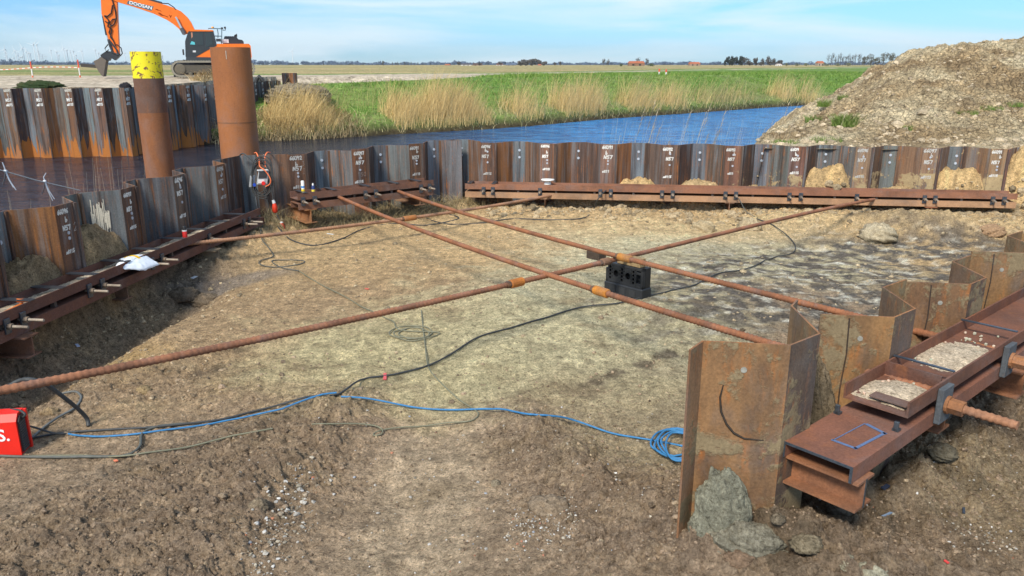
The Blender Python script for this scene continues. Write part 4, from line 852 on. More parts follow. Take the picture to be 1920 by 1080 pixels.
cable('power_cable', 'thin cable lying in a loop near the angled back left wall', 'cable', [(495, 420), (490, 450), (505, 470), (512, 485), (490, 492), (488, 500), (520, 503), (565, 497), (568, 491), (535, 490), (510, 493), (530, 505), (560, 512)], 0.009, DG)
cable('power_cable', 'black cable lying in slack curves along the foot of the angled wall', 'cable', [(520, 430), (545, 452), (590, 462), (640, 450), (680, 432), (740, 421), (800, 424), (860, 412), (830, 402), (800, 410), (840, 422), (900, 420), (960, 412), (1040, 414), (1095, 410), (1112, 395), (1122, 372, .42), (1140, 355, .55), (1160, 353, .55)], 0.012, BLK)
cable('power_cable', 'thin grey cable dangling from the far beam down to the rubble', 'cable', [(1350, 356, .56), (1368, 357, .55), (1385, 372, .42), (1398, 395, .2), (1415, 412)], 0.008, DG)
cable('power_cable', 'thick black cable arching over the tie rod beside the red box', 'cable', [(-20, 745, .3), (10, 728, .55), (35, 714, .62), (60, 712, .64), (88, 722, .55), (120, 745, .38), (148, 768, .2), (163, 785, .08), (166, 799, .02)], 0.019, BLK)
cable('power_cable', 'grey cable loop on the soil behind the red box', 'cable', [(55, 830), (85, 808), (110, 790), (140, 772), (153, 752), (145, 743), (130, 744), (110, 753)], 0.012, (0.13, 0.135, 0.13))
cable('power_cable', 'short black lead joining the red box to the blue hose', 'cable', [(30, 796, .22), (60, 800, .12), (100, 812, .05), (128, 819)], 0.009, BLK)
cable('power_cable', 'black lead curling over the top of the red box', 'cable', [(-20, 772, .3), (10, 768, .34), (35, 769, .36), (47, 777, .34), (42, 783, .30), (36, 785, .28)], 0.010, BLK)

# ------------------------------------------------------------------ red machine box
c0 = P(41, 852, 0); yaw = math.radians(10); bx = unit((math.cos(yaw), math.sin(yaw), 0)); by = V3(-math.sin(yaw), math.cos(yaw), 0); w_, dep, hgt = 0.62, 0.17, 0.31
c0 = V3(c0[0], c0[1], hpit(c0[0], c0[1])+0.01)
t = thing('welding_machine', c0, 'bright red welding machine box with white lettering at the left edge of the photo', 'machine')
RED = (0.72, 0.022, 0.012)
pr = [(0, 0), (0, hgt), (0.05, hgt+0.055), (dep, hgt+0.055), (dep, 0)]
mb = MB(RED); mb.prism([c0+by*a+UP*b-bx*w_ for a, b in pr], bx*(w_-0.0)); bd = mb.build('housing', 'paint', t)
mb = MB((0.03, 0.03, 0.033)); mb.prism([c0+by*a+UP*b+bx*0.001 for a, b in ((0.02, .02), (0.02, hgt-.01), (0.06, hgt+.03), (dep-.03, hgt+.03), (dep-.03, .02))], bx*0.012)
for i in range(12): mb.box(c0+bx*0.016+by*dep*.45+UP*(0.04+i*0.022), bx*0.004, by*dep*.30, UP*0.005, (0.06, 0.06, 0.065))
mb.build('grille', 'plastic', t)
mb = MB(RED); mb.box(c0+bx*0.012+by*(dep-.012)+UP*(hgt+.05)/2, bx*0.014, by*0.014, UP*(hgt+.05)/2); mb.build('edge_guard', 'paint', t)
def textobj(txt, size, org, ux, uy, col, par, name='lettering', mat='paint', bold=True, ext=0.0008):
    cu = bpy.data.curves.new('t', 'FONT'); cu.body = txt; cu.size = size; cu.extrude = ext; cu.offset = size*0.018 if bold else 0; cu.resolution_u = 3
    ob = bpy.data.objects.new('t', cu); COL.objects.link(ob); bpy.context.view_layer.update()
    dg = bpy.context.evaluated_depsgraph_get(); me0 = bpy.data.meshes.new_from_object(ob.evaluated_get(dg)); bpy.data.objects.remove(ob)
    un = np.cross(ux, uy); mb = MB(col)
    for pl_ in me0.polygons:
        mb.poly([org+ux*me0.vertices[i].co.x+uy*me0.vertices[i].co.y+un*me0.vertices[i].co.z for i in pl_.vertices])
    return mb.build(name, mat, par)
textobj('S.', 0.15, c0-bx*0.165-by*0.003+UP*0.145, bx, UP, (0.8, 0.8, 0.8), bd)
mb = MB((.75, .75, .72)); mb.box(c0-bx*0.25+by*0.02+UP*(hgt+.024), bx*0.012, unit(by*.05+UP*.055)*0.02, unit(by*.055-UP*.05)*0.0035); mb.build('label', 'paint', bd)

# ------------------------------------------------------------------ black block stack
fx0 = P(1131, 548, 0); fx1 = P(1188, 571, 0)
iB = int(np.argmin([abs(proj(*p)[0]-1165) for p in path2])); pc = path2[iB]; ztop_ = pc[2]-0.037
gB = 0.20; q0_, q1_, q2_ = P(1131.5, 546, gB), P(1202, 565, gB), P(1223.5, 560, gB)
ax = unit(V3((q1_-q0_)[0], (q1_-q0_)[1], 0)); ay = V3(-ax[1], ax[0], 0); Lx = np.linalg.norm((q1_-q0_)[:2])/2; Ly = max(.11, abs((q2_-q1_)@ay)/2)
CB = (0.022, 0.024, 0.028)
cb = (q0_+q1_)/2+ay*Ly; cb[2] = 0; g0 = hpit(cb[0], cb[1]); hb = ztop_-g0; h1 = 0.16; h2 = 0.27
print('block', g0, 'rod z', pc, 'cb', cb, Lx, Ly, hb)
mb = MB(CB); mb.box(cb+UP*(g0+h1/2), ax*Lx, ay*Ly, UP*h1/2, None, 0.015)
for s_ in (-.17, 0, .17): mb.box(cb+ax*s_-ay*(Ly+.002)+UP*(g0+h1*.5), ax*0.05, ay*0.004, UP*h1*.3, (0.03, .032, .036))
single('support_block', mb, 'plastic', 'solid black plastic block lying on the clay at the bottom of the stack', 'block')
bt = thing('support_block', cb+UP*(g0+h1), 'black plastic block with round holes standing on the other block beneath the crossing rods', 'block')
mb = MB(CB); sB = (Lx-.01)/.325; ax = ax*sB; cc0 = cb+UP*(g0+h1+h2/2); hy = 0.085
mb.box(cc0+ay*0.03, ax*0.325, ay*(hy-.03), UP*h2/2, (0.014, .015, .017))     # back slab
fr = -ay*hy
# perforated front: frame bars plus hole rims
def bar(u0, u1, v0, v1): mb.box(cc0+ax*(u0+u1)/2+UP*(v0+v1)/2-ay*(hy-.028), ax*(u1-u0)/2, ay*0.03, UP*(v1-v0)/2, None, .004)
Hh = h2/2
bar(-.325, .325, Hh-.035, Hh); bar(-.325, .325, -Hh, -Hh+.035); bar(-.325, -.28, -Hh, Hh*.4); bar(.29, .325, -Hh, Hh)
def holed(cu, cv, hw_, hh_, rad, nseg=16):
    # square panel with a round hole
    z0_ = -ay*(hy+.001)
    ring_ = [(cu+rad*math.cos(2*math.pi*i/nseg), cv+rad*math.sin(2*math.pi*i/nseg)) for i in range(nseg)]
    sq = []
    for i in range(nseg):
        a = 2*math.pi*i/nseg; k_ = 1/max(abs(math.cos(a)), abs(math.sin(a))); sq.append((cu+hw_*k_*math.cos(a), cv+hh_*k_*math.sin(a)))
    p3 = lambda q, dpt=0: cc0+ax*q[0]+UP*q[1]+z0_+ay*dpt
    for i in range(nseg):
        j = (i+1) % nseg; mb.poly([p3(sq[i]), p3(sq[j]), p3(ring_[j]), p3(ring_[i])], CB); mb.poly([p3(ring_[i]), p3(ring_[j]), p3(ring_[j], .055), p3(ring_[i], .055)], (0.012, .012, .014))
rowh = (h2-.07)/4
for gx, big in ((-.245, 0), (-.14, 1), (-.035, 0), (.07, 1), (.165, 0)):
    if big: holed(gx, 0, .06, rowh*2, .045)
    else:
        for j in range(4): holed(gx, (-1.5+j)*rowh, .045, rowh/2, .02, 10)
bar(.20, .215, -Hh, Hh); bar(.215, .29, Hh*.35, Hh*.6); bar(.215, .29, -Hh*.75, -Hh*.5)
mb.build('body', 'plastic', bt)
zz = g0+h1+h2
mb = MB((0.27, 0.19, 0.10)); zh = max(.03, min(.12, ztop_-zz)); mb.box(cb+ax*0.05+UP*(zz+zh/2), ax*0.20, ay*0.06, UP*zh/2*.95, None, .004); single('wooden_board', mb, 'stone', 'thin brown board between the black block and the rod coupler', 'board')
c = P(1118, 478, .25); mb = MB((0.06, 0.045, 0.035)); g_ = hpit(c[0], c[1])
mb.box(V3(c[0], c[1], c[2]), ax*.14, ay*.09, UP*.06, None, .006); single('wooden_support', mb, 'stone', 'small dark timber support behind the crossing of the rods', 'timber')
c = P(930, 508, .03); mb = MB((0.30, 0.14, 0.08)); mb.tube([c+V3(-.09+.012*i, .01, 0) for i in range(16)], [.033+(.004 if i % 2 else -.002) for i in range(16)], 10); single('rod_offcut', mb, 'rust_rod', 'short cut off piece of ribbed rod lying on the clay', 'steel rod')

# ------------------------------------------------------------------ things on the beams and wall
def lathe(mb, c, prof, n=18, col=None):
    mb.tube([c+UP*z for r_, z in prof], [r_ for r_, z in prof], n, col)
ztL = 0.47+0.0375+0.014
c = on_line(q1+lb*0.10, q0+lb*0.10, 347, ztL+.1); c = V3(c[0], c[1], ztL+.02)
t = thing('spray_can', c, 'red spray can with black cap standing in the left beam', 'spray can')
mb = MB((0.62, 0.03, 0.025)); lathe(mb, c, [(.033, 0), (.036, .01), (.036, .17), (.028, .185)]); mb.build('body', 'paint', t)
mb = MB((0.02, 0.02, 0.022)); lathe(mb, c+UP*.185, [(.033, 0), (.034, .05), (.028, .06)]); mb.build('cap', 'plastic', t); mb = MB((.7, .7, .7)); lathe(mb, c+UP*.165, [(.0365, 0), (.0365, .02)]); mb.build('rim', 'paint', t)
# bag
c = on_line(q1+lb*0.02, q0+lb*0.02, 252, .6); c = V3(c[0], c[1], 0.47); 
nA, nB = 46, 36; uu = np.linspace(-1, 1, nA)[:, None]; vv = np.linspace(-1, 1, nB)[None, :]
ld3 = V3(*LW_d, 0); lo3 = -V3(*LW_n, 0)
bag = thing('plastic_bag', c+UP*.05, 'crumpled white plastic bag with yellow drawstring lying on the left beam', 'bag')
t1 = 0.30*uu+0*vv; t2_ = (0.20*vv)*(0.35+0.65*sst(-1.0, -0.1, uu)); zz_ = 0.06+0.04*np.sqrt(np.clip(1-uu*uu, 0, 1))*np.sqrt(np.clip(1-vv*vv, 0, 1))*1.6+0.022*billow(uu*2+vv, vv*2-uu, 1.3, 3, 5)
XX = c[0]+ld3[0]*t1+lo3[0]*(t2_-.02); YY = c[1]+ld3[1]*t1+lo3[1]*(t2_-.02); ZZ = c[2]+zz_+0.055-np.clip(t2_-.0, 0, 1)*0.55
CC = np.zeros(XX.shape+(3,))+np.array((0.72, 0.76, 0.82)); yl = (np.abs(vv+0.55+0.25*uu) < 0.16)*(uu > -0.1) | ((np.abs(uu-0.25) < .10)*(vv < .3)*(vv > -.6)); CC = np.where(yl[..., None], np.array((0.85, 0.50, 0.02)), CC)
o = gridmesh('film', XX-c[0], YY-c[1], ZZ-c[2]-.05, CC, None, 'cloth'); o.parent = bag
sm = o.modifiers.new('s', 'SOLIDIFY'); sm.thickness = 0.004
# orange strap on left beam
c = on_line(q1+lb*0.16, q0+lb*0.16, 44, ztL+.1); c = V3(c[0], c[1], ztL+.06)
mb = MB((0.65, 0.17, 0.03)); mb.tube([c+ld3*(.07*math.cos(a))+lo3*(.05*math.sin(a))+UP*(.045*math.sin(a*.5)) for a in np.linspace(0, 5.5, 18)], .022, 8); mb.tube([c-ld3*.05+lo3*.02, c-ld3*.3-UP*.02, c-ld3*.55+lo3*.03-UP*.03], [.02, .014, .016], 8)
single('orange_strap', mb, 'cloth', 'orange lifting strap bunched in the left beam near the picture edge', 'strap')
# bottles on far left beam
dFL = unit(B_FL-A_FL); nFL = V3(-dFL[1], dFL[0]); zt2 = .67+.035+.014
c = on_line(A_FL+nFL*.2, B_FL+nFL*.2, 568, .9); c = V3(c[0], c[1], zt2+.11)
t = thing('glue_cartridge', c, 'white and yellow cartridge standing at the left end of the angled beam', 'cartridge'); mb = MB((0.8, 0.8, 0.76)); lathe(mb, c, [(.032, .05), (.032, .2), (.026, .21)]); mb.build('body', 'paint', t); mb = MB((.8, .55, .03)); lathe(mb, c, [(.0325, 0), (.0325, .05)]); mb.build('band', 'paint', t); mb = MB((.05, .25, .6)); lathe(mb, c, [(.0330, .075), (.0330, .11)]); mb.build('print', 'paint', t)
c = on_line(A_FL+nFL*.15, B_FL+nFL*.15, 587, .9); c = V3(c[0], c[1], zt2+.06)
t = thing('spray_can', c, 'small dark spray can with yellow print and white nozzle on the angled beam', 'spray can'); mb = MB((0.02, 0.04, 0.15)); lathe(mb, c, [(.032, 0), (.032, .14), (.02, .16)]); mb.build('body', 'paint', t); mb = MB((.8, .6, .05)); lathe(mb, c, [(.0325, .04), (.0325, .08)]); mb.build('print', 'paint', t); mb = MB((.75, .75, .75)); lathe(mb, c+UP*.16, [(.018, 0), (.014, .04)]); mb.build('nozzle', 'paint', t)
c = on_line(A_FL+nFL*.25, B_FL+nFL*.25, 598, .9); c = V3(c[0], c[1], zt2+.13); mb = MB((0.05, 0.05, 0.055)); mb.tube([c-V3(.07, 0, -.05), c+V3(.04, 0, -.03)], .012, 8); mb.box(c+V3(-.08, 0, .05), (.015, 0, .02), (0, .015, 0), (.04, 0, -.03)); single('hammer', mb, 'steel', 'small dark hammer leaning on the angled beam beside the cans', 'hammer')
# spool on far beam
c = on_line(A_FR+.12*V3(0, 1), B_FR+.12*V3(0, 1), 1027, .6); c = V3(c[0], c[1], .48+.03+.127); mb = MB((.74, .74, .72)); lathe(mb, c, [(.085, 0), (.085, .012), (.07, .015), (.075, .075), (.145, .085), (.15, .1), (.145, .11), (.03, .112)], 24)
single('cable_spool', mb, 'plastic', 'white round spool sitting on the far beam against the back wall', 'spool')
# power distribution box with hoses on the corner pile
Yw = 15.15
t = thing('power_distribution_box', R(490, 335, Yw), 'grey power distribution box with red and blue sockets hung on the wall corner', 'power box')
def wp(px, py, dy=0.0): return R(px, py, Yw-dy)
ex = V3(1, 0.35, 0); ex = unit(ex); eyv = V3(-ex[1], ex[0], 0)
mb = MB((0.36, 0.38, 0.40)); mb.box(wp(493, 332, .12), ex*.10, eyv*.05, UP*.14+ex*.03, None, .01); mb.build('case', 'plastic', t)
mb = MB((0.04, 0.04, 0.045)); mb.box(wp(493, 328, .175), ex*.075, eyv*.004, UP*.06+ex*.012); mb.build('hatch', 'plastic', t)
mb = MB((0.65, 0.67, 0.68)); mb.box(wp(492, 319, .19), ex*.10, eyv*.012, UP*.012-ex*0, None, .004); mb.build('handle', 'plastic', t)
mb = MB((.70, .02, .02)); mb.tube([wp(494, 343, .17), wp(494, 344, .24)], .035, 12); mb.build('socket', 'plastic', t); mb = MB((.66, .67, .68)); mb.box(wp(490, 340, .18), ex*.06, eyv*.01, UP*.035); mb.build('socket_plate', 'plastic', t)
mb = MB((0.33, 0.35, 0.38)); mb.box(wp(473, 340, .10), ex*.05, eyv*.05, UP*.11+ex*.02, None, .01); mb.build('case', 'plastic', t); mb = MB((.02, .07, .45)); mb.tube([wp(477, 346, .14), wp(477, 347, .21)], .03, 12); mb.build('socket', 'plastic', t)
mb = MB(BLK)
for i in range(6):
    cx_, cy_, rx, ry = 488+i*.8, 336, 15+i*1.2, 30+i*1.6
    mb.tube([wp(cx_+rx*math.cos(a)+2*math.sin(3*a+i), cy_+ry*math.sin(a)-(6 if i % 2 else 0), .08+.02*i) for a in np.linspace(0, 2*math.pi, 22)], .011, 6)
single('cable_coil', mb, 'rubber', 'coil of black cable hanging over the power box on the wall corner', 'cable coil')
OR = (0.75, 0.17, 0.06)
cable('extension_cord', 'orange cord looped over the wall top above the power box', 'cord', [(477, 287, 0, Yw+.1), (481, 287, 0, Yw-.05), (486, 300, 0, Yw-.15), (487, 312, 0, Yw-.18), (497, 320, 0, Yw-.22), (507, 335, 0, Yw-.22), (506, 345, 0, Yw-.22), (498, 350, 0, Yw-.22)], .011, OR)
cable('extension_cord', 'second orange cord hooked over the wall top to the right of the power box', 'cord', [(506, 286, 0, Yw+.25), (501, 286, 0, Yw+.02), (497, 293, 0, Yw-.05), (497, 305, 0, Yw-.1), (498, 313, 0, Yw-.12)], .012, OR)
cable('power_cable', 'short black cable from the wall top down to the coil on the power box', 'cable', [(450, 291, 0, Yw), (456, 288, 0, Yw-.1), (468, 296, 0, Yw-.15), (480, 306, 0, Yw-.18)], .014, BLK)
cable('power_cable', 'thin grey cable hanging straight down the wall below the power box', 'cable', [(479, 352, 0, Yw-.12), (481, 385, 0, Yw-.15), (488, 410, 0, Yw-.2), (490, 440, 0, Yw-.4)], .007, (.2, .21, .22))
cable('power_cable', 'black cable hanging from the power box to the ground at the wall foot', 'cable', [(495, 353, 0, Yw-.12), (502, 380, 0, Yw-.15), (510, 410, 0, Yw-.2), (516, 436, 0, Yw-.45)], .010, BLK)
t = thing('plug_coupling', R(515, 390, Yw-.2), 'red plug coupling on the black cable hanging at the wall', 'plug')
mb = MB((.65, .05, .02)); mb.tube([R(514, 381, Yw-.2), R(515, 387, Yw-.2), R(516, 396, Yw-.2), R(517, 399, Yw-.2)], [.03, .052, .052, .025], 12); mb.build('body', 'plastic', t)
mb = MB((.5, .52, .55)); mb.tube([R(512, 375, Yw-.2), R(514, 381, Yw-.2)], [.025, .035], 12); mb.build('clamp', 'plastic', t)
cable('power_cable', 'lead', 'cable', [(508, 345, 0, Yw-.15), (510, 360, 0, Yw-.18), (512, 375, 0, Yw-.2)], .011, BLK, sub=t); cable('power_cable', 'lead', 'cable', [(517, 399, 0, Yw-.2), (522, 408, 0, Yw-.25), (527, 417, 0, Yw-.3)], .015, BLK, sub=t)
t = thing('plug_coupling', R(529, 432, Yw-.4), 'red plug with white top standing at the foot of the wall behind the rod', 'plug')
mb = MB((.72, .03, .02)); mb.tube([R(528, 419, Yw-.35), R(528, 422, Yw-.36), R(530, 431, Yw-.4)], [.04, .05, .052], 14); mb.build('body', 'plastic', t)
mb = MB((.7, .72, .72)); mb.tube([R(527, 416, Yw-.34), R(528, 419, Yw-.35)], [.03, .035], 12); mb.build('collar', 'plastic', t)

# ------------------------------------------------------------------ excavator
YE = 54.0; TH = math.radians(18); cX = R(400, 140, YE)[0]; EZ = float(land_height(np.array([cX]), np.array([YE]))[0])
ea = V3(math.cos(TH), math.sin(TH), 0); eb = V3(math.sin(TH), -math.cos(TH), 0); gz = R(400, 143.5, YE)[2]; dzE = EZ-gz
print('exc ground', EZ, gz)
def e(zx, zy, b=0.0):
    q = R(170+zx/6, zy/6, YE); a = (q[0]-cX)/(math.cos(TH)-math.sin(TH)*q[0]/YE)
    return V3(cX, YE, 0)+ea*a+eb*b+UP*(H+(q[2]-H)*(YE+a*math.sin(TH))/YE)
ex_t = thing('excavator', (cX, YE, gz), 'large orange crawler excavator with black cab standing on the far plateau at the left', 'excavator')
OR_ = (0.80, 0.17, 0.015); GRY = (0.045, 0.05, 0.055)
def slab(name, pts, b0, b1, col, mat='paint', par=None):
    mb = MB(col); mb.prism([e(x, y, b0) for x, y in pts], eb*(b1-b0)); return mb.build(name, mat, par or ex_t)
boom = slab('boom', [(1170, 335), (1130, 250), (1090, 195), (1020, 130), (940, 92), (860, 62), (640, 2), (420, -60), (200, -120), (140, -130), (110, -95), (125, -60), (300, 22), (480, 75), (700, 150), (860, 225), (930, 270), (990, 320), (1050, 385), (1110, 380)], -0.35, 0.35, OR_)
lp = [(430, 12), (715, 78), (690, 125), (414, 45)]; mb = MB((0.09, 0.13, 0.17)); mb.prism([e(x, y, 0.352) for x, y in lp], eb*0.006); mb.build('name_plate', 'paint', boom)
o0 = e(440, 47, 0.36); o1 = e(690, 111, 0.36); ux = unit(o1-o0); uy = unit(np.cross(np.cross(ux, UP), ux)); uy = uy if uy[2] > 0 else -uy
tb = textobj('DOOSAN', 0.40, V3(0, 0, 0), V3(1, 0, 0), V3(0, 1, 0), (0.85, 0.85, 0.85), None); xs = [v.co.x for v in tb.data.vertices]; wd_ = max(xs)-min(xs); sc = np.linalg.norm(o1-o0)/wd_; bpy.data.objects.remove(tb)
textobj('DOOSAN', 0.27, o0, ux*(sc*0.40/0.27), uy, (0.85, 0.85, 0.85), boom)
mb = MB((0.25, 0.04, 0.01))
for (x, y, x2, y2) in ((735, 108, 770, 118), (750, 115, 800, 130), (765, 150, 800, 160), (775, 160, 830, 180), (790, 172, 875, 195), (890, 170, 905, 200), (905, 200, 915, 175)):
    a, b = e(x, y, .354), e(x2, y2, .354); mb.tube([a, (a+b)/2+UP*.03, b], .018, 4)
mb.build('script_lettering', 'chalk', boom)
stick = slab('stick', [(110, -140), (200, -150), (295, -60), (303, 60), (312, 300), (325, 600), (300, 625), (275, 600), (240, 480), (205, 440), (150, 200), (130, 160), (122, 0)], -0.28, 0.28, OR_)
def ecyl(name, x0, y0, x1, y1, b, r0, r1, colA, colB, split=.5, par=None):
    a = e(x0, y0, b); c = e(x1, y1, b); m_ = a+(c-a)*split; mb = MB(colA); mb.tube([a, m_], r0, 10); o = mb.build(name, 'paint', par or ex_t); mb = MB(colB); mb.tube([m_, c], r1, 8); mb.build('piston_rod', 'steel', o)
for b in (-.48, .48): ecyl('boom_cylinder', 1060, 385, 965, 195, b, .13, .07, (0.10, 0.10, 0.11), (.6, .62, .65), .35)
ecyl('stick_cylinder', 800, 45, 330, -90, 0, .13, .07, (0.03, .03, .035), (.5, .5, .5), .55)
ecyl('bucket_cylinder', 150, 175, 200, 450, 0.05, .12, .06, (0.02, .022, .03), (.4, .42, .45), .8)
mb = MB((.02, .02, .022))
for pts in ([(245, -20), (285, 120), (297, 210), (275, 270), (240, 300)], [(255, 60), (240, 150), (200, 185), (165, 180)], [(160, 180), (215, 230), (200, 300), (250, 330), (230, 420), (270, 470)], [(170, 240), (240, 280), (215, 370), (255, 440), (290, 520)], [(300, 500), (350, 540), (365, 600), (345, 630), (310, 620)], [(205, 500), (170, 545), (185, 580), (215, 560)], [(190, 200), (225, 260), (255, 220), (290, 215)]):
    mb.tube([e(x, y, .33) for x, y in pts], .035, 6)
mb.build('hydraulic_hose', 'rubber', stick); mb = MB((.02, .02, .022)); mb.tube([e(x, y, .33) for x, y in [(800, 40), (880, 45), (940, 85), (965, 115)]], .035, 6); mb.build('hydraulic_hose', 'rubber', boom)
mb = MB((0.05, .05, .055))
for pts in ([(205, 445), (225, 520), (255, 590)], [(210, 445), (300, 560), (320, 620)], [(255, 590), (320, 620)]):
    for b in (-.3, .3): mb.tube([e(x, y, b) for x, y in pts], .06, 6)
mb.build('linkage', 'paint', stick)
slab('quick_coupler', [(130, 610), (185, 575), (250, 580), (330, 620), (320, 645), (280, 680), (235, 650), (215, 685), (130, 650), (118, 620)], -.3, .3, (0.035, .037, .042))
slab('bucket', [(50, 688), (100, 665), (130, 640), (190, 680), (178, 740), (160, 860), (140, 850), (105, 800), (70, 740)], -.55, .55, (0.15, 0.125, 0.105), 'stone')
# cab and house
slab('house', [(1090, 640), (1090, 690), (1800, 690), (1812, 640), (1800, 520), (1780, 498), (1430, 498), (1425, 520), (1340, 560), (1200, 640)], -1.35, 1.35, OR_)
slab('deck', [(1090, 642), (1090, 690), (1790, 690), (1790, 655)], -1.4, 1.4, GRY)
slab('turntable', [(1180, 690), (1180, 715), (1620, 715), (1620, 690)], -.8, .8, (0.03, .03, .032))
cabo = slab('cab', [(1085, 640), (1080, 470), (1110, 375), (1130, 347), (1385, 352), (1425, 520), (1340, 560), (1200, 640), (1200, 655), (1110, 652)], 0.25, 1.37, (0.035, 0.04, 0.045))
slab('roof', [(1125, 350), (1140, 340), (1385, 348), (1390, 362), (1130, 362)], .22, 1.40, OR_, 'paint', cabo)
slab('window', [(1125, 510), (1122, 460), (1145, 372), (1275, 376), (1282, 515)], 1.372, 1.38, (0.1, .12, .14), 'glass_dark', cabo)
slab('window', [(1298, 380), (1365, 380), (1390, 510), (1310, 535)], 1.372, 1.38, (0.1, .12, .14), 'glass_dark', cabo)
slab('seat_cover', [(1135, 505), (1150, 470), (1185, 480), (1190, 508)], 1.382, 1.386, (.1, .45, .5), 'paint', cabo)
slab('window_frame', [(1145, 375), (1160, 372), (1165, 420), (1150, 440)], 1.382, 1.386, (.45, .2, .12), 'paint', cabo)
slab('fleet_number', [(1165, 572), (1198, 572), (1198, 592), (1165, 592)], 1.374, 1.38, (.6, .6, .6), 'paint', cabo)
slab('engine_hood', [(1490, 498), (1495, 455), (1510, 410), (1640, 412), (1662, 445), (1705, 452), (1722, 470), (1722, 498)], -1.2, .6, (0.03, .036, .045))
slab('exhaust', [(1610, 412), (1615, 395), (1645, 378), (1650, 412)], -.3, -.1, (.02, .02, .02))
mb = MB((0.7, .72, .75)); mb.box(e(1510, 465, .62), ea*.25, eb*.02, UP*.12); mb.build('hood_latch', 'paint', ex_t)
mb = MB((.10, .16, .2))
for pts in ([(1330, 330), (1345, 325), (1430, 328), (1480, 330)], [(1430, 328), (1440, 380), (1438, 430)], [(1480, 320), (1480, 430), (1478, 498)], [(1380, 410), (1480, 412)], [(1490, 345), (1520, 345), (1520, 320)]): mb.tube([e(x, y, .9) for x, y in pts], .03, 5)
mb.build('hand_rail', 'paint', ex_t)
for (x, y) in ((1515, 318), (1482, 325)): mb = MB((.05, .05, .05)); mb.tube([e(x, y, .9)-UP*.06, e(x, y, .9)+UP*.06], .07, 8); mb.build('work_lamp', 'paint', ex_t)
mb = MB((.8, .35, .02)); mb.tube([e(1378, 325, .6), e(1378, 305, .6)], .08, 10); mb.build('beacon', 'plastic', ex_t)
mb = MB((.04, .04, .045)); mb.box(e(1447, 458, 1.3), ea*.15, eb*.04, UP*.09); mb.build('mirror', 'plastic', ex_t)
mb = MB((.04, .04, .045)); mb.box(e(1060, 590, 1.3), ea*.05, eb*.04, UP*.18); mb.build('mirror', 'plastic', ex_t)
gzz = gz
for nm, bb in (('near', 1.0), ('far', -1.6)):
    mb = MB((0.17, 0.15, 0.12)); prof = []
    x0, x1 = (cX-3.1), (cX+2.3); 
    a0 = (e(1075 if nm == 'near' else 1000, 800)-V3(cX, YE, 0))@ea-(0.25 if nm == 'near' else -0.0); a1 = a0+4.1; rT = 0.50
    for i in range(13): th = math.pi/2+math.pi*i/12; prof.append((a0+rT*math.cos(th), rT+rT*math.sin(th)))
    for i in range(13): th = -math.pi/2+math.pi*i/12; prof.append((a1+rT*math.cos(th), rT+rT*math.sin(th)))
    inn = [(a0+(x-a0)*.80 if x < a0 else (a1+(x-a1)*.8 if x > a1 else x), rT+(z-rT)*.80) for x, z in prof]
    pt = lambda q, b: V3(cX, YE, gzz)+ea*q[0]+eb*b+UP*q[1]
    k = len(prof)
    for i in range(k):
        j = (i+1) % k
        for s0, s1, pq in ((bb, bb+.6, prof), (bb, bb+.6, inn)): mb.poly([pt(pq[i], s0), pt(pq[j], s0), pt(pq[j], s1), pt(pq[i], s1)])
        for b in (bb, bb+.6): mb.poly([pt(prof[i], b), pt(prof[j], b), pt(inn[j], b), pt(inn[i], b)], (0.26, 0.235, 0.19))
    L_ = a1-a0
    for i in range(26):
        x = a0+L_*(i+.5)/26
        for z in (-.02, 2*rT+.02): mb.box(pt((x, z), bb+.3), ea*.05, eb*.3, UP*.025, (0.22, .2, .16))
    for i in range(9):
        for cxx, sg in ((a0, 1), (a1, -1)):
            th = math.pi/2*sg+math.pi*(i+.5)/9 if sg == 1 else -math.pi/2+math.pi*(i+.5)/9
            cq = pt((cxx+(rT+.02)*math.cos(th), rT+(rT+.02)*math.sin(th)), bb+.3); dr_ = ea*math.cos(th)+UP*math.sin(th); mb.box(cq, np.cross(dr_, eb)*.05, eb*.3, dr_*.025, (0.22, .2, .16))
    trk = mb.build('track', 'stone', ex_t)
    mb = MB((0.10, .088, .07)); mb.box(pt(((a0+a1)/2, rT), bb+.3), ea*(L_/2), eb*.2, UP*.24); mb.build('track_frame', 'stone', trk)
    for cxx, rr_ in [(a0, .33), (a1, .33)]+[(a0+.6+i*.48, .12) for i in range(7)]:
        zz2 = rT if rr_ > .2 else .17; mb = MB((0.14, .12, .09)); mb.tube([pt((cxx, zz2), bb+.25), pt((cxx, zz2), bb+.55), pt((cxx, zz2), bb+.57)], [rr_, rr_, rr_*.6], 16, None, True, False); mb.build('roller', 'stone', trk)
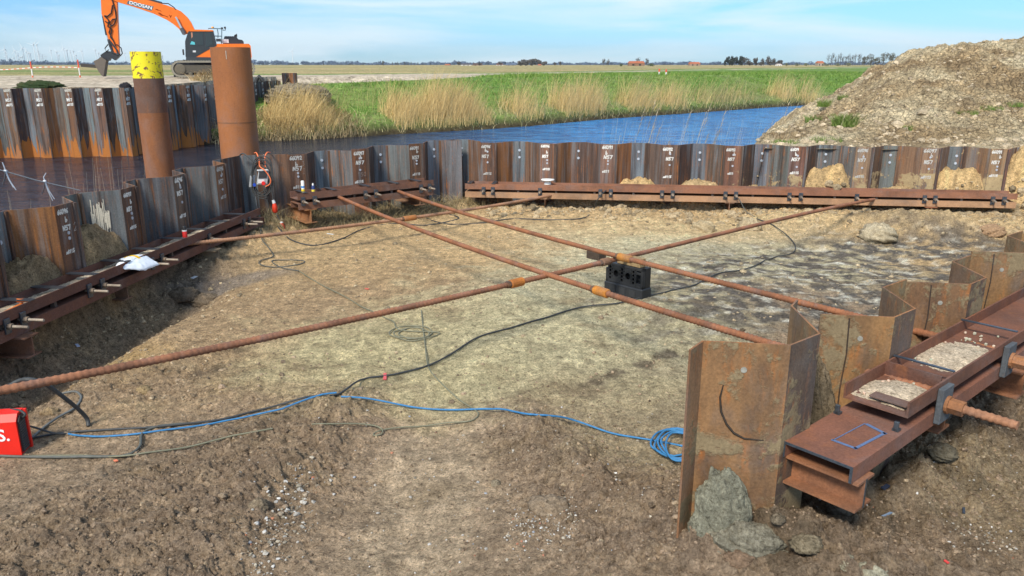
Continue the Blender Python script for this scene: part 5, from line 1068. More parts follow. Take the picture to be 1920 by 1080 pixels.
# black heap behind the tracks
def lump(name, c, sx_, sy, sz, col, mat, label, cat, seed=0, amp=.3, res=40, par=None, frq=1.6, group=None, yaw=0.0, sink=0.35):
    nA, nB = res, res*2; th = np.linspace(0, math.pi, nA)[:, None]; ph = np.linspace(0, 2*math.pi, nB)[None, :]
    x = np.sin(th)*np.cos(ph); y = np.sin(th)*np.sin(ph); z = np.cos(th)+0*ph
    amp = amp*.75; rad = 1+amp*(fbm(x*frq+seed+1.7*z*frq, y*frq-1.4*z*frq, 1.0, 5, seed, .6)+0.6*billow(x*frq*1.5+2.3*z, y*frq*1.5-1.9*z+seed, 1.0, 5, seed+3, .65)-.2)
    rad = rad*(0.5+0.5*sst(-1, -.2, z))+0.0
    X_ = x*rad*sx_; Y_ = y*rad*sy; X2 = X_*math.cos(yaw)-Y_*math.sin(yaw); Y2 = X_*math.sin(yaw)+Y_*math.cos(yaw)
    Z_ = np.maximum(z*rad*sz, -sz*sink)
    # close the seam
    for Q in (X2, Y2, Z_): Q[:, -1] = Q[:, 0]; Q[0, :] = Q[0, 0]; Q[-1, :] = Q[-1, 0]
    CC = np.zeros(X2.shape+(3,))+np.array(col)*(1+.25*fbm(x*3+seed, y*3+z, 1, 3, 2))[..., None]
    o = gridmesh(name, X2, Y2, Z_, CC, None, mat); o.location = tuple(c)
    return tag(o, label, cat, group) if par is None else o
c = e(1000, 730, 3.0); lump('black_heap', (e(1010, 700)[0]+.3, 56.8, EZ+.1), 2.2, 1.2, 1.35, (0.03, 0.032, 0.036), 'soil_clod', 'black lumpy heap behind the front of the excavator tracks', 'heap', 4, .3, 50, frq=3.0)

# ------------------------------------------------------------------ vegetation built with numpy blades
def blades(name, base, hgt, wid, lean, cols, mat='plant', nseg=3, label=None, droop=0.0):
    """base (n,3), hgt (n), wid (n), lean (n,2) horizontal offset at tip as fraction of height, cols (n,3)"""
    n = len(base); vs = np.zeros((n, (nseg+1)*2, 3)); ang = RS.uniform(0, math.pi, n); sd = np.stack([np.cos(ang)*0+1.0, np.sin(ang)*0.6, 0*ang], -1); sd = sd/np.linalg.norm(sd, axis=1)[:, None]
    dr = droop if hasattr(droop, '__len__') else np.full(n, droop)
    for k in range(nseg+1):
        t_ = k/nseg; w_ = wid*(1-0.85*t_)/2
        p = base.copy(); p[:, 0] += lean[:, 0]*hgt*t_**1.6; p[:, 1] += lean[:, 1]*hgt*t_**1.6; p[:, 2] += hgt*(t_-dr*t_*t_)
        vs[:, 2*k] = p-sd*w_[:, None]; vs[:, 2*k+1] = p+sd*w_[:, None]
    nv = (nseg+1)*2; f = []
    for k in range(nseg): f.append(np.array([2*k, 2*k+1, 2*k+3, 2*k+2]))
    f = np.stack(f)[None]+np.arange(n)[:, None, None]*nv
    o = npmesh(name, vs.reshape(-1, 3), f.reshape(-1, 4), np.repeat(cols, nv, 0), mat, False); return o
def bank_point(s_, d_):
    """point at arc parameter by x, offset d on land side"""
    PL = BANK[3:13]; xs = np.array([p[0] for p in PL]); ys = np.array([p[1] for p in PL]); y = np.interp(s_, xs, ys)
    dy = np.interp(s_+.5, xs, ys)-np.interp(s_-.5, xs, ys); nx, ny = -dy/np.hypot(1, dy), 1/np.hypot(1, dy)
    return s_+nx*d_, y+ny*d_
# tall reeds in clumps (x ranges from the photo columns)
def colx(px): 
    xs = np.linspace(-18, 36, 800); ys = np.interp(xs, [p[0] for p in BANK], [p[1] for p in BANK]); q, _ = proj(xs, ys, -1.0+0*xs); return float(np.interp(px, q, xs))
allb = []
def reeds(px0, px1, n, h0, h1, dmin, dmax, leanx, colA, colB, wid=.022, dr=0.0, leany=0.0, jl=.25):
    xa, xb = colx(px0), colx(px1); x = RS.uniform(xa, xb, n); cl = fbm(x*1.0, x*0+3, 0.9, 3, 5); d = RS.uniform(dmin, dmax, n)
    X_, Y_ = bank_point(x, d); Z_ = land_height(X_, Y_)-.05
    edge = sst(0, .12, np.minimum((x-xa)/(xb-xa), (xb-x)/(xb-xa)))
    hh = RS.uniform(h0*.8, h1, n)*(0.6+0.4*edge)*(1+0.8*cl)
    t_ = RS.rand(n)[:, None]; c = np.array(colA)*(1-t_)+np.array(colB)*t_; c *= RS.uniform(.75, 1.2, n)[:, None]
    ln = np.stack([leanx+RS.randn(n)*jl, leany+RS.randn(n)*jl], -1)
    allb.append((np.stack([X_, Y_, Z_], -1), hh, np.full(n, wid)*RS.uniform(.7, 1.4, n), ln, c, np.full(n, dr)))
TA, TB = (0.74, 0.55, 0.25), (0.55, 0.38, 0.16)
reeds(500, 640, 1200, 1.5, 2.5, 0.2, 3.4, .38, TA, TB, dr=.12); reeds(748, 930, 2300, 1.7, 2.75, 0.2, 3.0, .24, TA, TB, dr=.04)
reeds(980, 1030, 420, 1.6, 2.6, .3, 3.0, .25, TA, TB); reeds(1068, 1150, 1100, 1.7, 2.8, .3, 2.8, .25, TA, TB); reeds(1185, 1250, 600, 1.5, 2.7, .3, 2.6, .4, TA, TB); reeds(1260, 1300, 350, 1.5, 2.6, .3, 2.6, .3, TA, TB)
reeds(1320, 1430, 380, 1.2, 2.4, .3, 3, .45, TA, (0.25, .22, .09), wid=.035); reeds(1470, 1560, 500, 1.4, 2.8, .3, 3, .3, TA, TB, wid=.035)
reeds(395, 1560, 2600, .4, 1.1, -.1, 2.4, .1, (0.70, .56, .32), (0.30, .30, .12), dr=.35, leany=-.45, jl=.5, wid=.03)
reeds(395, 690, 2600, .7, 1.7, -.2, 3.6, .3, (0.75, .58, .33), (0.42, .30, .16), dr=.55, leany=-.55, jl=.45, wid=.028)
reeds(560, 1000, 450, 1.2, 2.2, 2.5, 5.5, .2, (0.46, .40, .18), (.3, .3, .1), wid=.018); reeds(1000, 1500, 600, 1.0, 2.0, 2.5, 5, .2, (0.42, .38, .16), (.25, .28, .09), wid=.02)
cat_ = [np.concatenate([a[i] for a in allb]) for i in range(6)]
o = blades('reed_bed', cat_[0], cat_[1], cat_[2], cat_[3], cat_[4], nseg=4, droop=cat_[5]); tag(o, 'band of dry straw coloured reeds and dead grass along the far canal bank', 'reeds', kind='stuff')
# meadow grass tufts
n = 60000; x = RS.uniform(-16, 60, n); u_ = RS.uniform(2.5, 34, n); Xq, Yq = bank_point(np.clip(x, -16, 33), u_); Yq = Yq+np.clip(x-33, 0, 99)*.8; Xq = Xq+np.clip(x-33, 0, 99)
keep = (fbm(Xq, Yq, .6, 3, 9) > -.12); Xq, Yq = Xq[keep], Yq[keep]; Zq = land_height(Xq, Yq); n = len(Xq)
pq, qq = proj(Xq, Yq, Zq); kk = qq > np.interp(pq, [480, 600, 700, 860, 960, 1100, 1300, 1640, 1920], [162, 158, 154, 147, 141, 138, 133, 128, 126]); Xq, Yq, Zq = Xq[kk], Yq[kk], Zq[kk]; n = len(Xq)
tt_ = RS.rand(n)[:, None]; cg = np.array((0.085, 0.19, 0.03))*(1-tt_)+np.array((0.24, 0.33, 0.08))*tt_
o = blades('meadow_grass', np.stack([Xq, Yq, Zq], -1), RS.uniform(.10, .32, n)*(1+.5*fbm(Xq, Yq, .3, 2, 4)), np.full(n, .05)*(Yq/60), RS.randn(n, 2)*.5, cg, nseg=1); tag(o, 'fresh green grass covering the dyke slope', 'grass', kind='stuff')
# near reeds in front of water behind the far wall
n = 520; x = RS.uniform(1.8, 9.0, n)**1.0; x = np.where(RS.rand(n) < .6, 2.3+RS.rand(n)*6.6, x); y = RS.uniform(18.6, 22, n); h_ = RS.uniform(2.2, 3.35, n)*np.interp(x, [1.5, 2.5, 6, 9], [.75, 1, .95, .86])*np.clip(1.0+.25*fbm(x, y, .9, 2, 3), .6, 1.2)
o = blades('canal_reeds', np.stack([x, y, -1.35+0*x], -1), h_, np.full(n, .010), np.stack([.10+RS.randn(n)*.07, RS.randn(n)*.05], -1), np.array((0.60, .52, .36))*RS.uniform(.7, 1.15, n)[:, None], nseg=4); tag(o, 'sparse pale reed stems standing in the water behind the back wall', 'reeds', kind='stuff')
# seed heads for some of them
hd = []; 
n = 26; x = np.array([2.55, 3.0, 3.1, 4.0, 4.2, 4.4, 4.95, 6.3, 6.4, 7.7]+list(RS.uniform(2.5, 8.5, 16))); y = RS.uniform(18.6, 20.5, n); hh = np.concatenate([RS.uniform(3.3, 3.75, 10), RS.uniform(2.7, 3.3, 16)])
mbx = np.stack([x, y, -1.35+0*x], -1)
for i in range(n):
    for j in range(10):
        t_ = .82+.018*j; hd.append((mbx[i]+V3(.16*hh[i]*t_**1.6, 0, hh[i]*t_-.0), RS.uniform(.05, .12)))
hb_ = np.array([h[0] for h in hd]); hl = np.array([h[1] for h in hd])
o1 = blades('reed_stems', mbx, hh, np.full(n, .014), np.stack([np.full(n, .16), 0*x], -1), np.array((0.62, .54, .38))+0*x[:, None], nseg=5); tag(o1, 'taller pale reed stems topping the sparse reeds behind the back wall', 'reeds', kind='stuff')
o2 = blades('seed_heads', hb_, hl, np.full(len(hb_), .022), np.stack([RS.uniform(.3, 1.2, len(hb_)), RS.randn(len(hb_))*.3], -1), np.array((0.45, .36, .25))+0*hb_[:, :1], nseg=2); o2.parent = o1
# left reeds behind the left wall
hd = []; n = 24; px = RS.uniform(5, 250, n); pyt = np.interp(px, [0, 120, 180, 240], [395, 372, 335, 335])+RS.uniform(-45, 0, n)
bs3 = []; hh = []
for i in range(n):
    Y_ = RS.uniform(11, 15); tp = R(px[i], pyt[i], Y_); bs3.append((tp[0]-.12, Y_, -1.35)); hh.append(tp[2]+1.35)
    if i % 2 == 0:
        for j in range(8): hd.append((tp-V3(.05-.01*j, 0, .22-.03*j), .09))
bs3 = np.array(bs3); hh = np.array(hh); bs3[:, 0] = np.minimum(bs3[:, 0], -6.6+(bs3[:, 1]-9)*.13)
o1 = blades('reed_stems', bs3, hh, np.full(n, .011), np.stack([np.full(n, .06)+RS.randn(n)*.05, 0*hh], -1), np.array((0.45, .36, .25))+0*hh[:, None], nseg=5); tag(o1, 'a few dry reed stems rising behind the left wall beside the brown water', 'reeds', kind='stuff')
# straw at the foot of the angled wall
n = 2600; s_ = RS.uniform(-1.6, 4.2, n); v_ = RS.uniform(.05, .9, n)**1.3; X_ = FL_A[0]+FL_d[0]*(s_-.6)-FL_n[0]*v_; Y_ = FL_A[1]+FL_d[1]*(s_-.6)-FL_n[1]*v_; Z_ = pit_height(X_, Y_)
kk = np.abs(fbm(X_, Y_, 1.2, 2, 8)) < .5
o = blades('dry_grass', np.stack([X_, Y_, Z_], -1)[kk], RS.uniform(.08, .38, n)[kk], np.full(n, .009)[kk], (RS.randn(n, 2)*.9)[kk], (np.array((0.30, .24, .13))*RS.uniform(.4, 1.3, n)[:, None])[kk], nseg=2, droop=.3); tag(o, 'dead straw and roots along the foot of the angled wall', 'grass', kind='stuff')
# green tufts on the mound
def tuft(px, py, r_, hh, n, label):
    dd_ = (pm-px)**2+(qm-py)**2+np.where(MY > 31, 1e6, 0); i = np.unravel_index(np.argmin(dd_), dd_.shape); c = V3(MX[i], MY[i], MZ[i])
    a = RS.uniform(0, 2*math.pi, n); q = np.sqrt(RS.rand(n))*r_; bs_ = np.stack([np.cos(a)*q, np.sin(a)*q*.8, -.03+0*a], -1)
    t_ = RS.rand(n)[:, None]; o = blades('grass_tuft', bs_, hh*RS.uniform(.5, 1.2, n), np.full(n, .02), RS.randn(n, 2)*.5, np.array((0.07, .15, .02))*(1-t_)+np.array((.22, .28, .08))*t_, nseg=2); o.location = tuple(c); tag(o, label, 'grass tuft')
tuft(1587, 236, .38, .30, 500, 'large bushy green grass tuft low on the left of the mound'); tuft(1552, 198, .35, .22, 300, 'small green tuft near the left shoulder of the mound, above the large one')
tuft(1525, 228, .22, .2, 160, 'tiny green tuft just left of the large grass tuft'); tuft(1480, 268, .4, .10, 160, 'low green grass at the foot of the mound by the canal side'); tuft(1548, 264, .4, .12, 180, 'low green grass at the foot of the mound below the large tuft')
tuft(1815, 212, .25, .12, 90, 'thin green grass halfway up the mound'); tuft(1860, 205, .3, .12, 120, 'green grass patch on the right of the mound'); tuft(1900, 198, .3, .13, 140, 'green grass patch on the mound at the right edge'); tuft(1705, 242, .15, .12, 80, 'tiny green sprig in the middle of the mound'); tuft(1580, 185, .18, .16, 110, 'sprig of grass on the left edge of the mound slope')

# ------------------------------------------------------------------ stones and clods
def ico_rocks(name, pts, sizes, cols, mat, sub=True):
    """many low poly irregular stones in one mesh"""
    ph = (1+5**.5)/2; iv = np.array([(-1, ph, 0), (1, ph, 0), (-1, -ph, 0), (1, -ph, 0), (0, -1, ph), (0, 1, ph), (0, -1, -ph), (0, 1, -ph), (ph, 0, -1), (ph, 0, 1), (-ph, 0, -1), (-ph, 0, 1)])/1.9
    fi = [(0, 11, 5), (0, 5, 1), (0, 1, 7), (0, 7, 10), (0, 10, 11), (1, 5, 9), (5, 11, 4), (11, 10, 2), (10, 7, 6), (7, 1, 8), (3, 9, 4), (3, 4, 2), (3, 2, 6), (3, 6, 8), (3, 8, 9), (4, 9, 5), (2, 4, 11), (6, 2, 10), (8, 6, 7), (9, 8, 1)]
    # one subdivision
    vv_ = [tuple(q) for q in iv]; cache = {}; f2 = []
    def mid(a, b):
        k = (min(a, b), max(a, b))
        if k not in cache: m_ = (np.array(vv_[a])+np.array(vv_[b]))/2; m_ = m_/np.linalg.norm(m_); vv_.append(tuple(m_)); cache[k] = len(vv_)-1
        return cache[k]
    for a, b, c in (fi if sub else []): ab, bc, ca = mid(a, b), mid(b, c), mid(c, a); f2 += [(a, ab, ca), (b, bc, ab), (c, ca, bc), (ab, bc, ca)]
    iv = np.array(vv_); fi = np.array(f2 if sub else fi); n = len(pts); m_ = len(iv)
    rad = RS.uniform(.72, 1.18, (n, m_, 1)); sc3 = RS.uniform(.7, 1.3, (n, 1, 3))*np.array([1, 1, .75])
    a = RS.uniform(0, 2*math.pi, n); v = iv[None]*rad*sc3; c_, s_ = np.cos(a)[:, None], np.sin(a)[:, None]
    v = np.stack([v[..., 0]*c_-v[..., 1]*s_, v[..., 0]*s_+v[..., 1]*c_, v[..., 2]], -1)*np.asarray(sizes)[:, None, None]+np.asarray(pts)[:, None]
    f = fi[None]+(np.arange(n)*m_)[:, None, None]
    return npmesh(name, v.reshape(-1, 3), f.reshape(-1, 3), np.repeat(cols, m_, 0), mat, False)
def ground_pts(n, px0, px1, py0, py1):
    px = RS.uniform(px0, px1, n); py = RS.uniform(py0, py1, n); q = np.array([P(a, b, 0.0) for a, b in zip(px, py)]); return q[:, 0], q[:, 1], px, py
X_, Y_, px, py = ground_pts(60000, -200, 2120, 420, 1130); rm_ = rough_mask(X_, Y_); kk = RS.rand(len(X_)) < np.clip(rm_*.95, 0.16, 1); X_, Y_ = X_[kk], Y_[kk]
Z_ = pit_height(X_, Y_)+pit_detail(X_, Y_); sz = RS.lognormal(math.log(.0048), .62, len(X_)); sz = np.clip(sz, .0025, .026)*np.clip(Y_/5, 1, 2.2)
inn_ = (sdl(X_, Y_, LW_A, LW_n) < -.05); X_, Y_, Z_, sz = X_[inn_], Y_[inn_], Z_[inn_], sz[inn_]
gx = np.clip((np.interp(Y_, [5, 12], [0, 1]))+.2*RS.randn(len(X_)), 0, 1)[:, None]; cl_ = (np.array((0.27, .20, .14))*(1-gx)+np.array((0.42, .34, .22))*gx)*RS.uniform(.5, 1.4, len(X_))[:, None]
o = ico_rocks('soil_clods', np.stack([X_, Y_, Z_], -1), sz, cl_, 'soil_clod', False); tag(o, 'loose crumbs and clods of earth scattered over the pit floor', 'soil', kind='stuff')
# pale gravel trail
line = [(585, 880), (560, 930), (540, 960), (520, 1000), (500, 1045), (480, 1100)]; pp = []
for i in range(260):
    k_ = random.random()*(len(line)-1); j = int(k_); f_ = k_-j; x = line[j][0]*(1-f_)+line[j+1][0]*f_+random.gauss(0, 24); y = line[j][1]*(1-f_)+line[j+1][1]*f_+random.gauss(0, 10); pp.append((x, y, random.choice([.004, .005, .006, .008, .010, .013, .018])))
for i in range(460):
    if random.random() < .72: x, y = random.uniform(450, 1300), random.uniform(760, 1090)
    else: x, y = random.uniform(1450, 1930), random.uniform(840, 1090)
    pp.append((x, y, random.choice([.004, .005, .006, .008, .012])))
for i in range(90): pp.append((random.gauss(1860, 50), random.gauss(1050, 25), random.choice([.005, .007, .010])))
for i in range(260): pp.append((random.uniform(950, 1080), 1010+random.gauss(0, 30), random.choice([.004, .006, .008])))
q = np.array([P(a, b, .02) for a, b, c in pp]); Z_ = pit_height(q[:, 0], q[:, 1])+pit_detail(q[:, 0], q[:, 1])
cs = np.array([(0.50, .47, .42), (.42, .37, .29), (.6, .58, .55), (.33, .27, .2), (.45, .2, .12), (.38, .40, .44)])[RS.choice(6, len(q), p=[.3, .25, .2, .17, .03, .05])]*RS.uniform(.5, 1.0, len(q))[:, None]
o = ico_rocks('gravel', np.stack([q[:, 0], q[:, 1], Z_+.004], -1), np.array([c for a, b, c in pp]), cs, 'stone'); tag(o, 'pale gravel pieces trailing over the brown foreground soil', 'gravel', kind='stuff')
# clods on the mound and below the far beam
kk = RS.choice(MX.size, 5000); sel = (MZ.ravel()[kk] > -.5) & (MY.ravel()[kk] < 33) & (sdl(MX.ravel()[kk], MY.ravel()[kk], FR_A, FR_n) > .4); kk = kk[sel]
kk = np.concatenate([kk, kk[:0]]); o = ico_rocks('mound_clods', np.stack([MX.ravel()[kk], MY.ravel()[kk], MZ.ravel()[kk]], -1), np.clip(RS.lognormal(math.log(.028), .7, len(kk)), .010, .13), np.array((0.48, .39, .27))*RS.uniform(.6, 1.3, len(kk))[:, None], 'soil_clod'); tag(o, 'clods of dug clay covering the mound', 'soil', kind='stuff')
X_, Y_ = RS.uniform(-1, 12, 2600), 0; sd_ = RS.gamma(1.3, .35, 2600)+.02; X_ = FR_A[0]+FR_d[0]*RS.uniform(-2.5, 9.5, 2600)-FR_n[0]*sd_; Y_ = FR_A[1]+FR_d[1]*((X_-FR_A[0])/FR_d[0])-FR_n[1]*sd_
Z_ = pit_height(X_, Y_)+.02; o = ico_rocks('rubble', np.stack([X_, Y_, Z_], -1), np.clip(RS.lognormal(math.log(.025), .6, 2600), .008, .11), np.array((0.38, .30, .19))*RS.uniform(.5, 1.35, 2600)[:, None], 'soil_clod'); tag(o, 'lumpy clay rubble along the foot of the back wall', 'soil', kind='stuff')
# individual big lumps
for (px, py, s, sh, col, lab) in ((485, 950, .085, .8, (0.24, .19, .13), 'round brown clay lump beside the pale gravel trail'), (1030, 945, .17, .6, (0.26, .20, .14), 'broad cracked clay lump at the lower centre of the foreground'), (1578, 940, .12, .85, (0.13, .11, .085), 'round dark clay ball under the end of the near beam'),
        (1385, 1045, .10, .55, (0.22, .15, .10), 'reddish brown stone lump at the foot of the near wall end'), (1632, 1070, .10, .6, (0.33, .31, .23), 'flat grey green stone at the bottom edge right of centre'), (1455, 1000, .055, .6, (0.17, .14, .10), 'rounded brown clod right of the clay heap'), (1512, 1015, .10, .5, (0.20, .165, .11), 'flat wide clod below the near beam bracket'),
        (1765, 840, .14, .45, (0.16, .14, .10), 'flat slab of dark clay right of the near beam'), (95, 770, .09, .7, (0.30, .22, .13), 'tan clay lump behind the red box'), (1585, 1050, .07, .6, (0.3, .27, .19), 'small pale grey stone left of the flat stone at the bottom edge'),
        (1645, 405, .42, .6, (0.42, .36, .25), 'large pale clay boulder below the far beam at the right'), (1860, 410, .28, .5, (0.34, .22, .13), 'reddish brown clod right of the far beam bracket'), (1405, 405, .25, .8, (0.42, .34, .22), 'sandy lump under the middle of the far beam'), (1318, 408, .25, .7, (0.40, .32, .2), 'sandy lump with green growth below the far beam'),
        (385, 545, .22, .5, (0.17, .13, .09), 'dark clay lump at the foot of the left wall'), (345, 535, .25, .6, (0.14, .11, .08), 'dark heap of clay under the left beam'), (270, 725, .10, .5, (0.30, .22, .12), 'sandy lump below the long low rod'), (930, 905, .05, .7, (.24, .2, .14), 'small clod in the middle of the foreground')):
    c = ghit(px, py+s*100); lump('clay_lump', (c[0], c[1], hpit(c[0], c[1])+s*sh*.15), s, s*.8, s*sh, col, 'soil_clod', lab, 'clay lump', int(px) % 50, .55, 26, frq=1.8, yaw=px*.1)
# grey clay heap leaning on the near sheet
A0 = V3(*RW_A, 0); c = P(1345, 935, .2); c = V3(1.30, 4.16, hpit(1.3, 4.15))
lump('clay_heap', (1.29, 4.19, hpit(1.3, 4.1)), .19, .10, .44, (0.21, .205, .155), 'soil_clod', 'grey green clay heap leaning against the face of the near sheet pile', 'clay heap', 9, .40, 90, frq=1.5)
lump('clay_heap', (1.42, 4.10, hpit(1.4, 4.05)-.03), .26, .13, .17, (0.20, .185, .14), 'soil_clod', 'low spread of grey clay at the foot of the near sheet pile', 'clay heap', 13, .5, 80, frq=1.7)
c = rl(1.22, -.12, 0); lump('clay_heap', (c[0], c[1], .25), .20, .18, .95, (0.17, .135, .09), 'soil_clod', 'dark and ochre clay column stuck between the first and second near piles', 'clay heap', 21, .5, 80, frq=1.7)
# litter
def bit(px, py, sx_, sy, col, lab, mat='paint', nm='litter', cat='litter'):
    c = ghit(px, py); c = V3(c[0], c[1], hpt(c[0], c[1])+.012); a = random.uniform(0, 3); u_ = V3(math.cos(a), math.sin(a), .1)*sx_; v_ = V3(-math.sin(a), math.cos(a), .05)*sy
    mb = MB(col); mb.prism([c-u_-v_, c-v_*.8+u_*.3, c+u_-v_*.6, c+u_*.8+v_, c+v_*.7-u_*.2, c-u_+v_*.8], UP*.008); single(nm, mb, mat, lab, cat)
bit(722, 711, .07, .02, (.65, .1, .1), 'red and white scrap lying by the black cable'); bit(688, 545, .03, .02, (.65, .12, .08), 'tiny red scrap on the clay left of the low rod'); bit(145, 651, .06, .02, (.4, .45, .6), 'pale blue scrap at the edge of the left trench')
bit(619, 441, .07, .03, (.7, .7, .66), 'white scrap at the foot of the angled wall'); bit(218, 870, .015, .015, (.7, .2, .1), 'tiny orange red scrap by the lower left rope'); bit(1771, 1072, .014, .009, (.6, .06, .05), 'small red and white scrap at the bottom edge at the right'); bit(1660, 985, .045, .008, (.15, .2, .28), 'thin blue grey metal strip on the dirt below the near beam'); bit(1660, 920, .035, .02, (.03, .04, .07), 'dark blue scrap below the near beam'); bit(365, 528, .05, .035, (.6, .6, .62), 'white and red wrapper on the clay under the left beam')
bit(1805, 968, .035, .01, (.04, .05, .07), 'small black strip on the dirt at the right')

# ------------------------------------------------------------------ water barrier line at the left
A_, B_ = R(-30, 310, 11.0), R(150, 357, 12.6)
t = thing('wire_barrier', (A_+B_)/2, 'pale rope line with spiky plastic knots strung behind the left wall', 'rope line')
mb = MB((0.55, .55, .52)); mb.tube([A_, (A_+B_)/2-UP*.02, B_], .007, 6); mb.build('line', 'plastic', t)
for px in (6, 78):
    f_ = (px+30)/180; c = A_+(B_-A_)*f_
    mb = MB((0.5, .52, .56)); pxs = 1/125.
    for dx, dy in ((-3, 16), (9, -38 if px > 50 else -30), (13, -35), (-10, -25)): 
        mb.tube([c, c+V3(dx*.35*pxs, 0, dy*.5*pxs), c+V3((dx+(8 if dy > 0 and px > 50 else 0))*pxs, 0, dy*pxs)], [.010, .008, .006], 6, (0.08, .08, .09) if dx == -10 else (.38, .41, .46))
    mb.tube([c-V3(.02, 0, 0), c+V3(.02, 0, 0)], .018, 8); mb.build('spike_knot', 'plastic', t)

# ------------------------------------------------------------------ plateau bits
def post(px, y0, y1, Y, label, r_=.05):
    a, b = R(px, y1, Y), R(px, y0, Y); a[2] = float(land_height(np.array([a[0]]), np.array([Y]))[0]); h_ = b[2]-a[2]; b = V3(a[0], Y, b[2]); t = thing('marker_post', a, label, 'post')
    mb = MB((.75, .73, .7)); mb.tube([a+UP*h_*.12, a+UP*h_*.55], r_, 8); mb.build('shaft', 'paint', t); mb = MB((.7, .10, .05)); mb.tube([a+UP*h_*.55, b], r_*1.15, 8); mb.build('top_band', 'paint', t); mb = MB((.75, .15, .05)); mb.tube([a, a+UP*h_*.12], r_*1.2, 8); mb.build('foot_band', 'paint', t)
post(61, 115, 142, 54, 'red and white marker post on the plateau far left', .04); post(150, 112, 142, 54, 'red and white marker post left of the excavator bucket', .04)
post(1236, 129, 139, 100, 'left one of two small red and white posts on the dyke', .10); post(1249, 130, 139, 100, 'right one of two small red and white posts on the dyke', .10)
mb = MB((.7, .68, .65)); a, b = R(-60, 129.5, 60), R(150, 127, 56); k = 40
for i in range(k):
    p0 = a+(b-a)*i/k+UP*(-.08*math.sin(math.pi*i/k*2)); p1 = a+(b-a)*(i+1)/k+UP*(-.08*math.sin(math.pi*(i+1)/k*2)); mb.box((p0+p1)/2, (p1-p0)/2, V3(0, .01, 0), UP*.025, (.7, .22, .15) if i % 2 else (.7, .68, .65))
single('barrier_tape', mb, 'plastic', 'red and white barrier tape strung between the left marker posts', 'tape')
a = R(60, 160, 39.3); lump('net_heap', (a[0], 40.0, 2.05), 1.2, .5, .38, (0.03, .05, .02), 'soil_clod', 'dark green net heaped on top of the distant wall', 'net', 3, .6, 40, frq=3); a = R(222, 160, 39.8); lump('black_sheet', (a[0], 40.5, 2.1), .3, .25, .22, (0.02, .022, .03), 'soil_clod', 'small black plastic sheet bundle on the distant wall edge', 'plastic sheet', 8, .5, 30, frq=3)
lump('earth_pile', (R(540, 170, 56)[0]+.9, 55.2, 1.0), 2.2, 2.4, .95, (0.33, .28, .2), 'soil_mound', 'small grey earth pile in front of the tall short piles', 'earth pile', 6, .4, 50, frq=3)
mb = MB((.03, .03, .03)); mb.tube([R(480, 155, 50), R(482, 148, 50), R(486, 143, 50), R(490, 148, 50), R(493, 152, 50)], .12, 6); single('hose_bundle', mb, 'rubber', 'dark hose bundle lying on the distant wall right of the orange pipe', 'hose')
a = R(200, 124, 200); mb = MB((.05, .04, .035)); mb.box(R(168, 123.3, 140), (1.3, 0, -.1), (0, .5, 0), (0, 0, .28)); single('farm_trailer', mb, 'paint', 'small dark low trailer in the field beyond the bucket', 'trailer')

# ------------------------------------------------------------------ wind turbines
turb = [(10, 96, 0), (12, 106, 1), (17, 110, 1), (62, 84, 2), (68, 84, 2), (28, 95, 0), (33, 101, 1), (9, 93, 0), (42, 90, 0), (49, 96, 0), (53, 99, 1), (37, 108, 1), (41, 107, 1), (56, 100, 1), (71, 97, 1), (73, 101, 1), (25, 109, 1), (95, 95, 2), (106, 97, 1), (109, 104, 1), (119, 91, 0), (125, 94, 0), (131, 95, 0), (137, 96, 0), (142, 104, 1), (153, 96, 0), (178, 94, 1), (185, 99, 1), (188, 104, 1), (233, 100, 1), (304, 104, 1), (547, 96, 2)]
def turbine(px, py, sz_, i, label, group):
    Yt = {0: 4200, 1: 6000, 2: 3300}[sz_]; px += random.uniform(0, .8); top = R(px, py, Yt); gz_ = 1.5
    c = V3(top[0], Yt, gz_); h_ = top[2]-gz_; t = thing('wind_turbine', c, label, 'wind turbine', group)
    W_ = (0.60, .66, .72) if i % 3 else (0.36, .42, .50); rb = Yt/1450*1.1
    mb = MB(W_); mb.tube([c, c+UP*h_], [rb*.75, rb*.45], 8); mb.build('tower', 'paint', t)
    mb = MB(W_); mb.box(c+UP*h_, (rb*1.0, 0, 0), (0, rb*1.6, 0), (0, 0, rb*.6)); mb.build('nacelle', 'paint', t)
    a0 = random.uniform(0, 2); hub = c+UP*h_-V3(0, rb*2, 0); L_ = h_*.42; mb = MB((.62, .68, .74)); fx = random.choice([1, .5, .8])
    for k in range(3):
        a = a0+k*2.094; d = V3(math.cos(a)*fx, 0, math.sin(a)); s3 = V3(-math.sin(a)*fx, 0, math.cos(a)); mb.prism([hub-s3*rb*.35, hub+d*L_*.3-s3*rb*.45, hub+d*L_, hub+d*L_*.3+s3*rb*.3, hub+s3*rb*.35], V3(0, rb*.3, 0))
    mb.build('rotor', 'paint', t)
ORD = ['leftmost', 'second', 'third', 'fourth', 'fifth', 'sixth', 'seventh', 'eighth', 'ninth', 'tenth', 'eleventh', 'twelfth', 'thirteenth', 'fourteenth', 'fifteenth', 'sixteenth', 'seventeenth', 'eighteenth', 'nineteenth', 'twentieth', 'twenty first', 'twenty second', 'twenty third', 'twenty fourth', 'twenty fifth', 'twenty sixth', 'twenty seventh', 'twenty eighth', 'twenty ninth', 'thirtieth', 'thirty first', 'thirty second']
for i, (px, py, s_) in enumerate(sorted(turb)):
    if px == 547: turbine(px, py, s_, i, 'lone white wind turbine on the horizon right of the orange pipe', None)
    elif (px, py) == (62, 84): turbine(px, py, s_, i, 'tallest wind turbine of the left group, grey tower', None)
    elif (px, py) == (95, 95): turbine(px, py, s_, 1, 'bright white wind turbine with wide blades in the middle of the left group', None)
    else: turbine(px, py, s_, i, (ORD[i]+' from left wind turbine' if i else 'leftmost wind turbine')+' of the distant farm, '+('small and white' if i % 3 else 'with grey tower'), 'wind turbines of the distant wind farm')

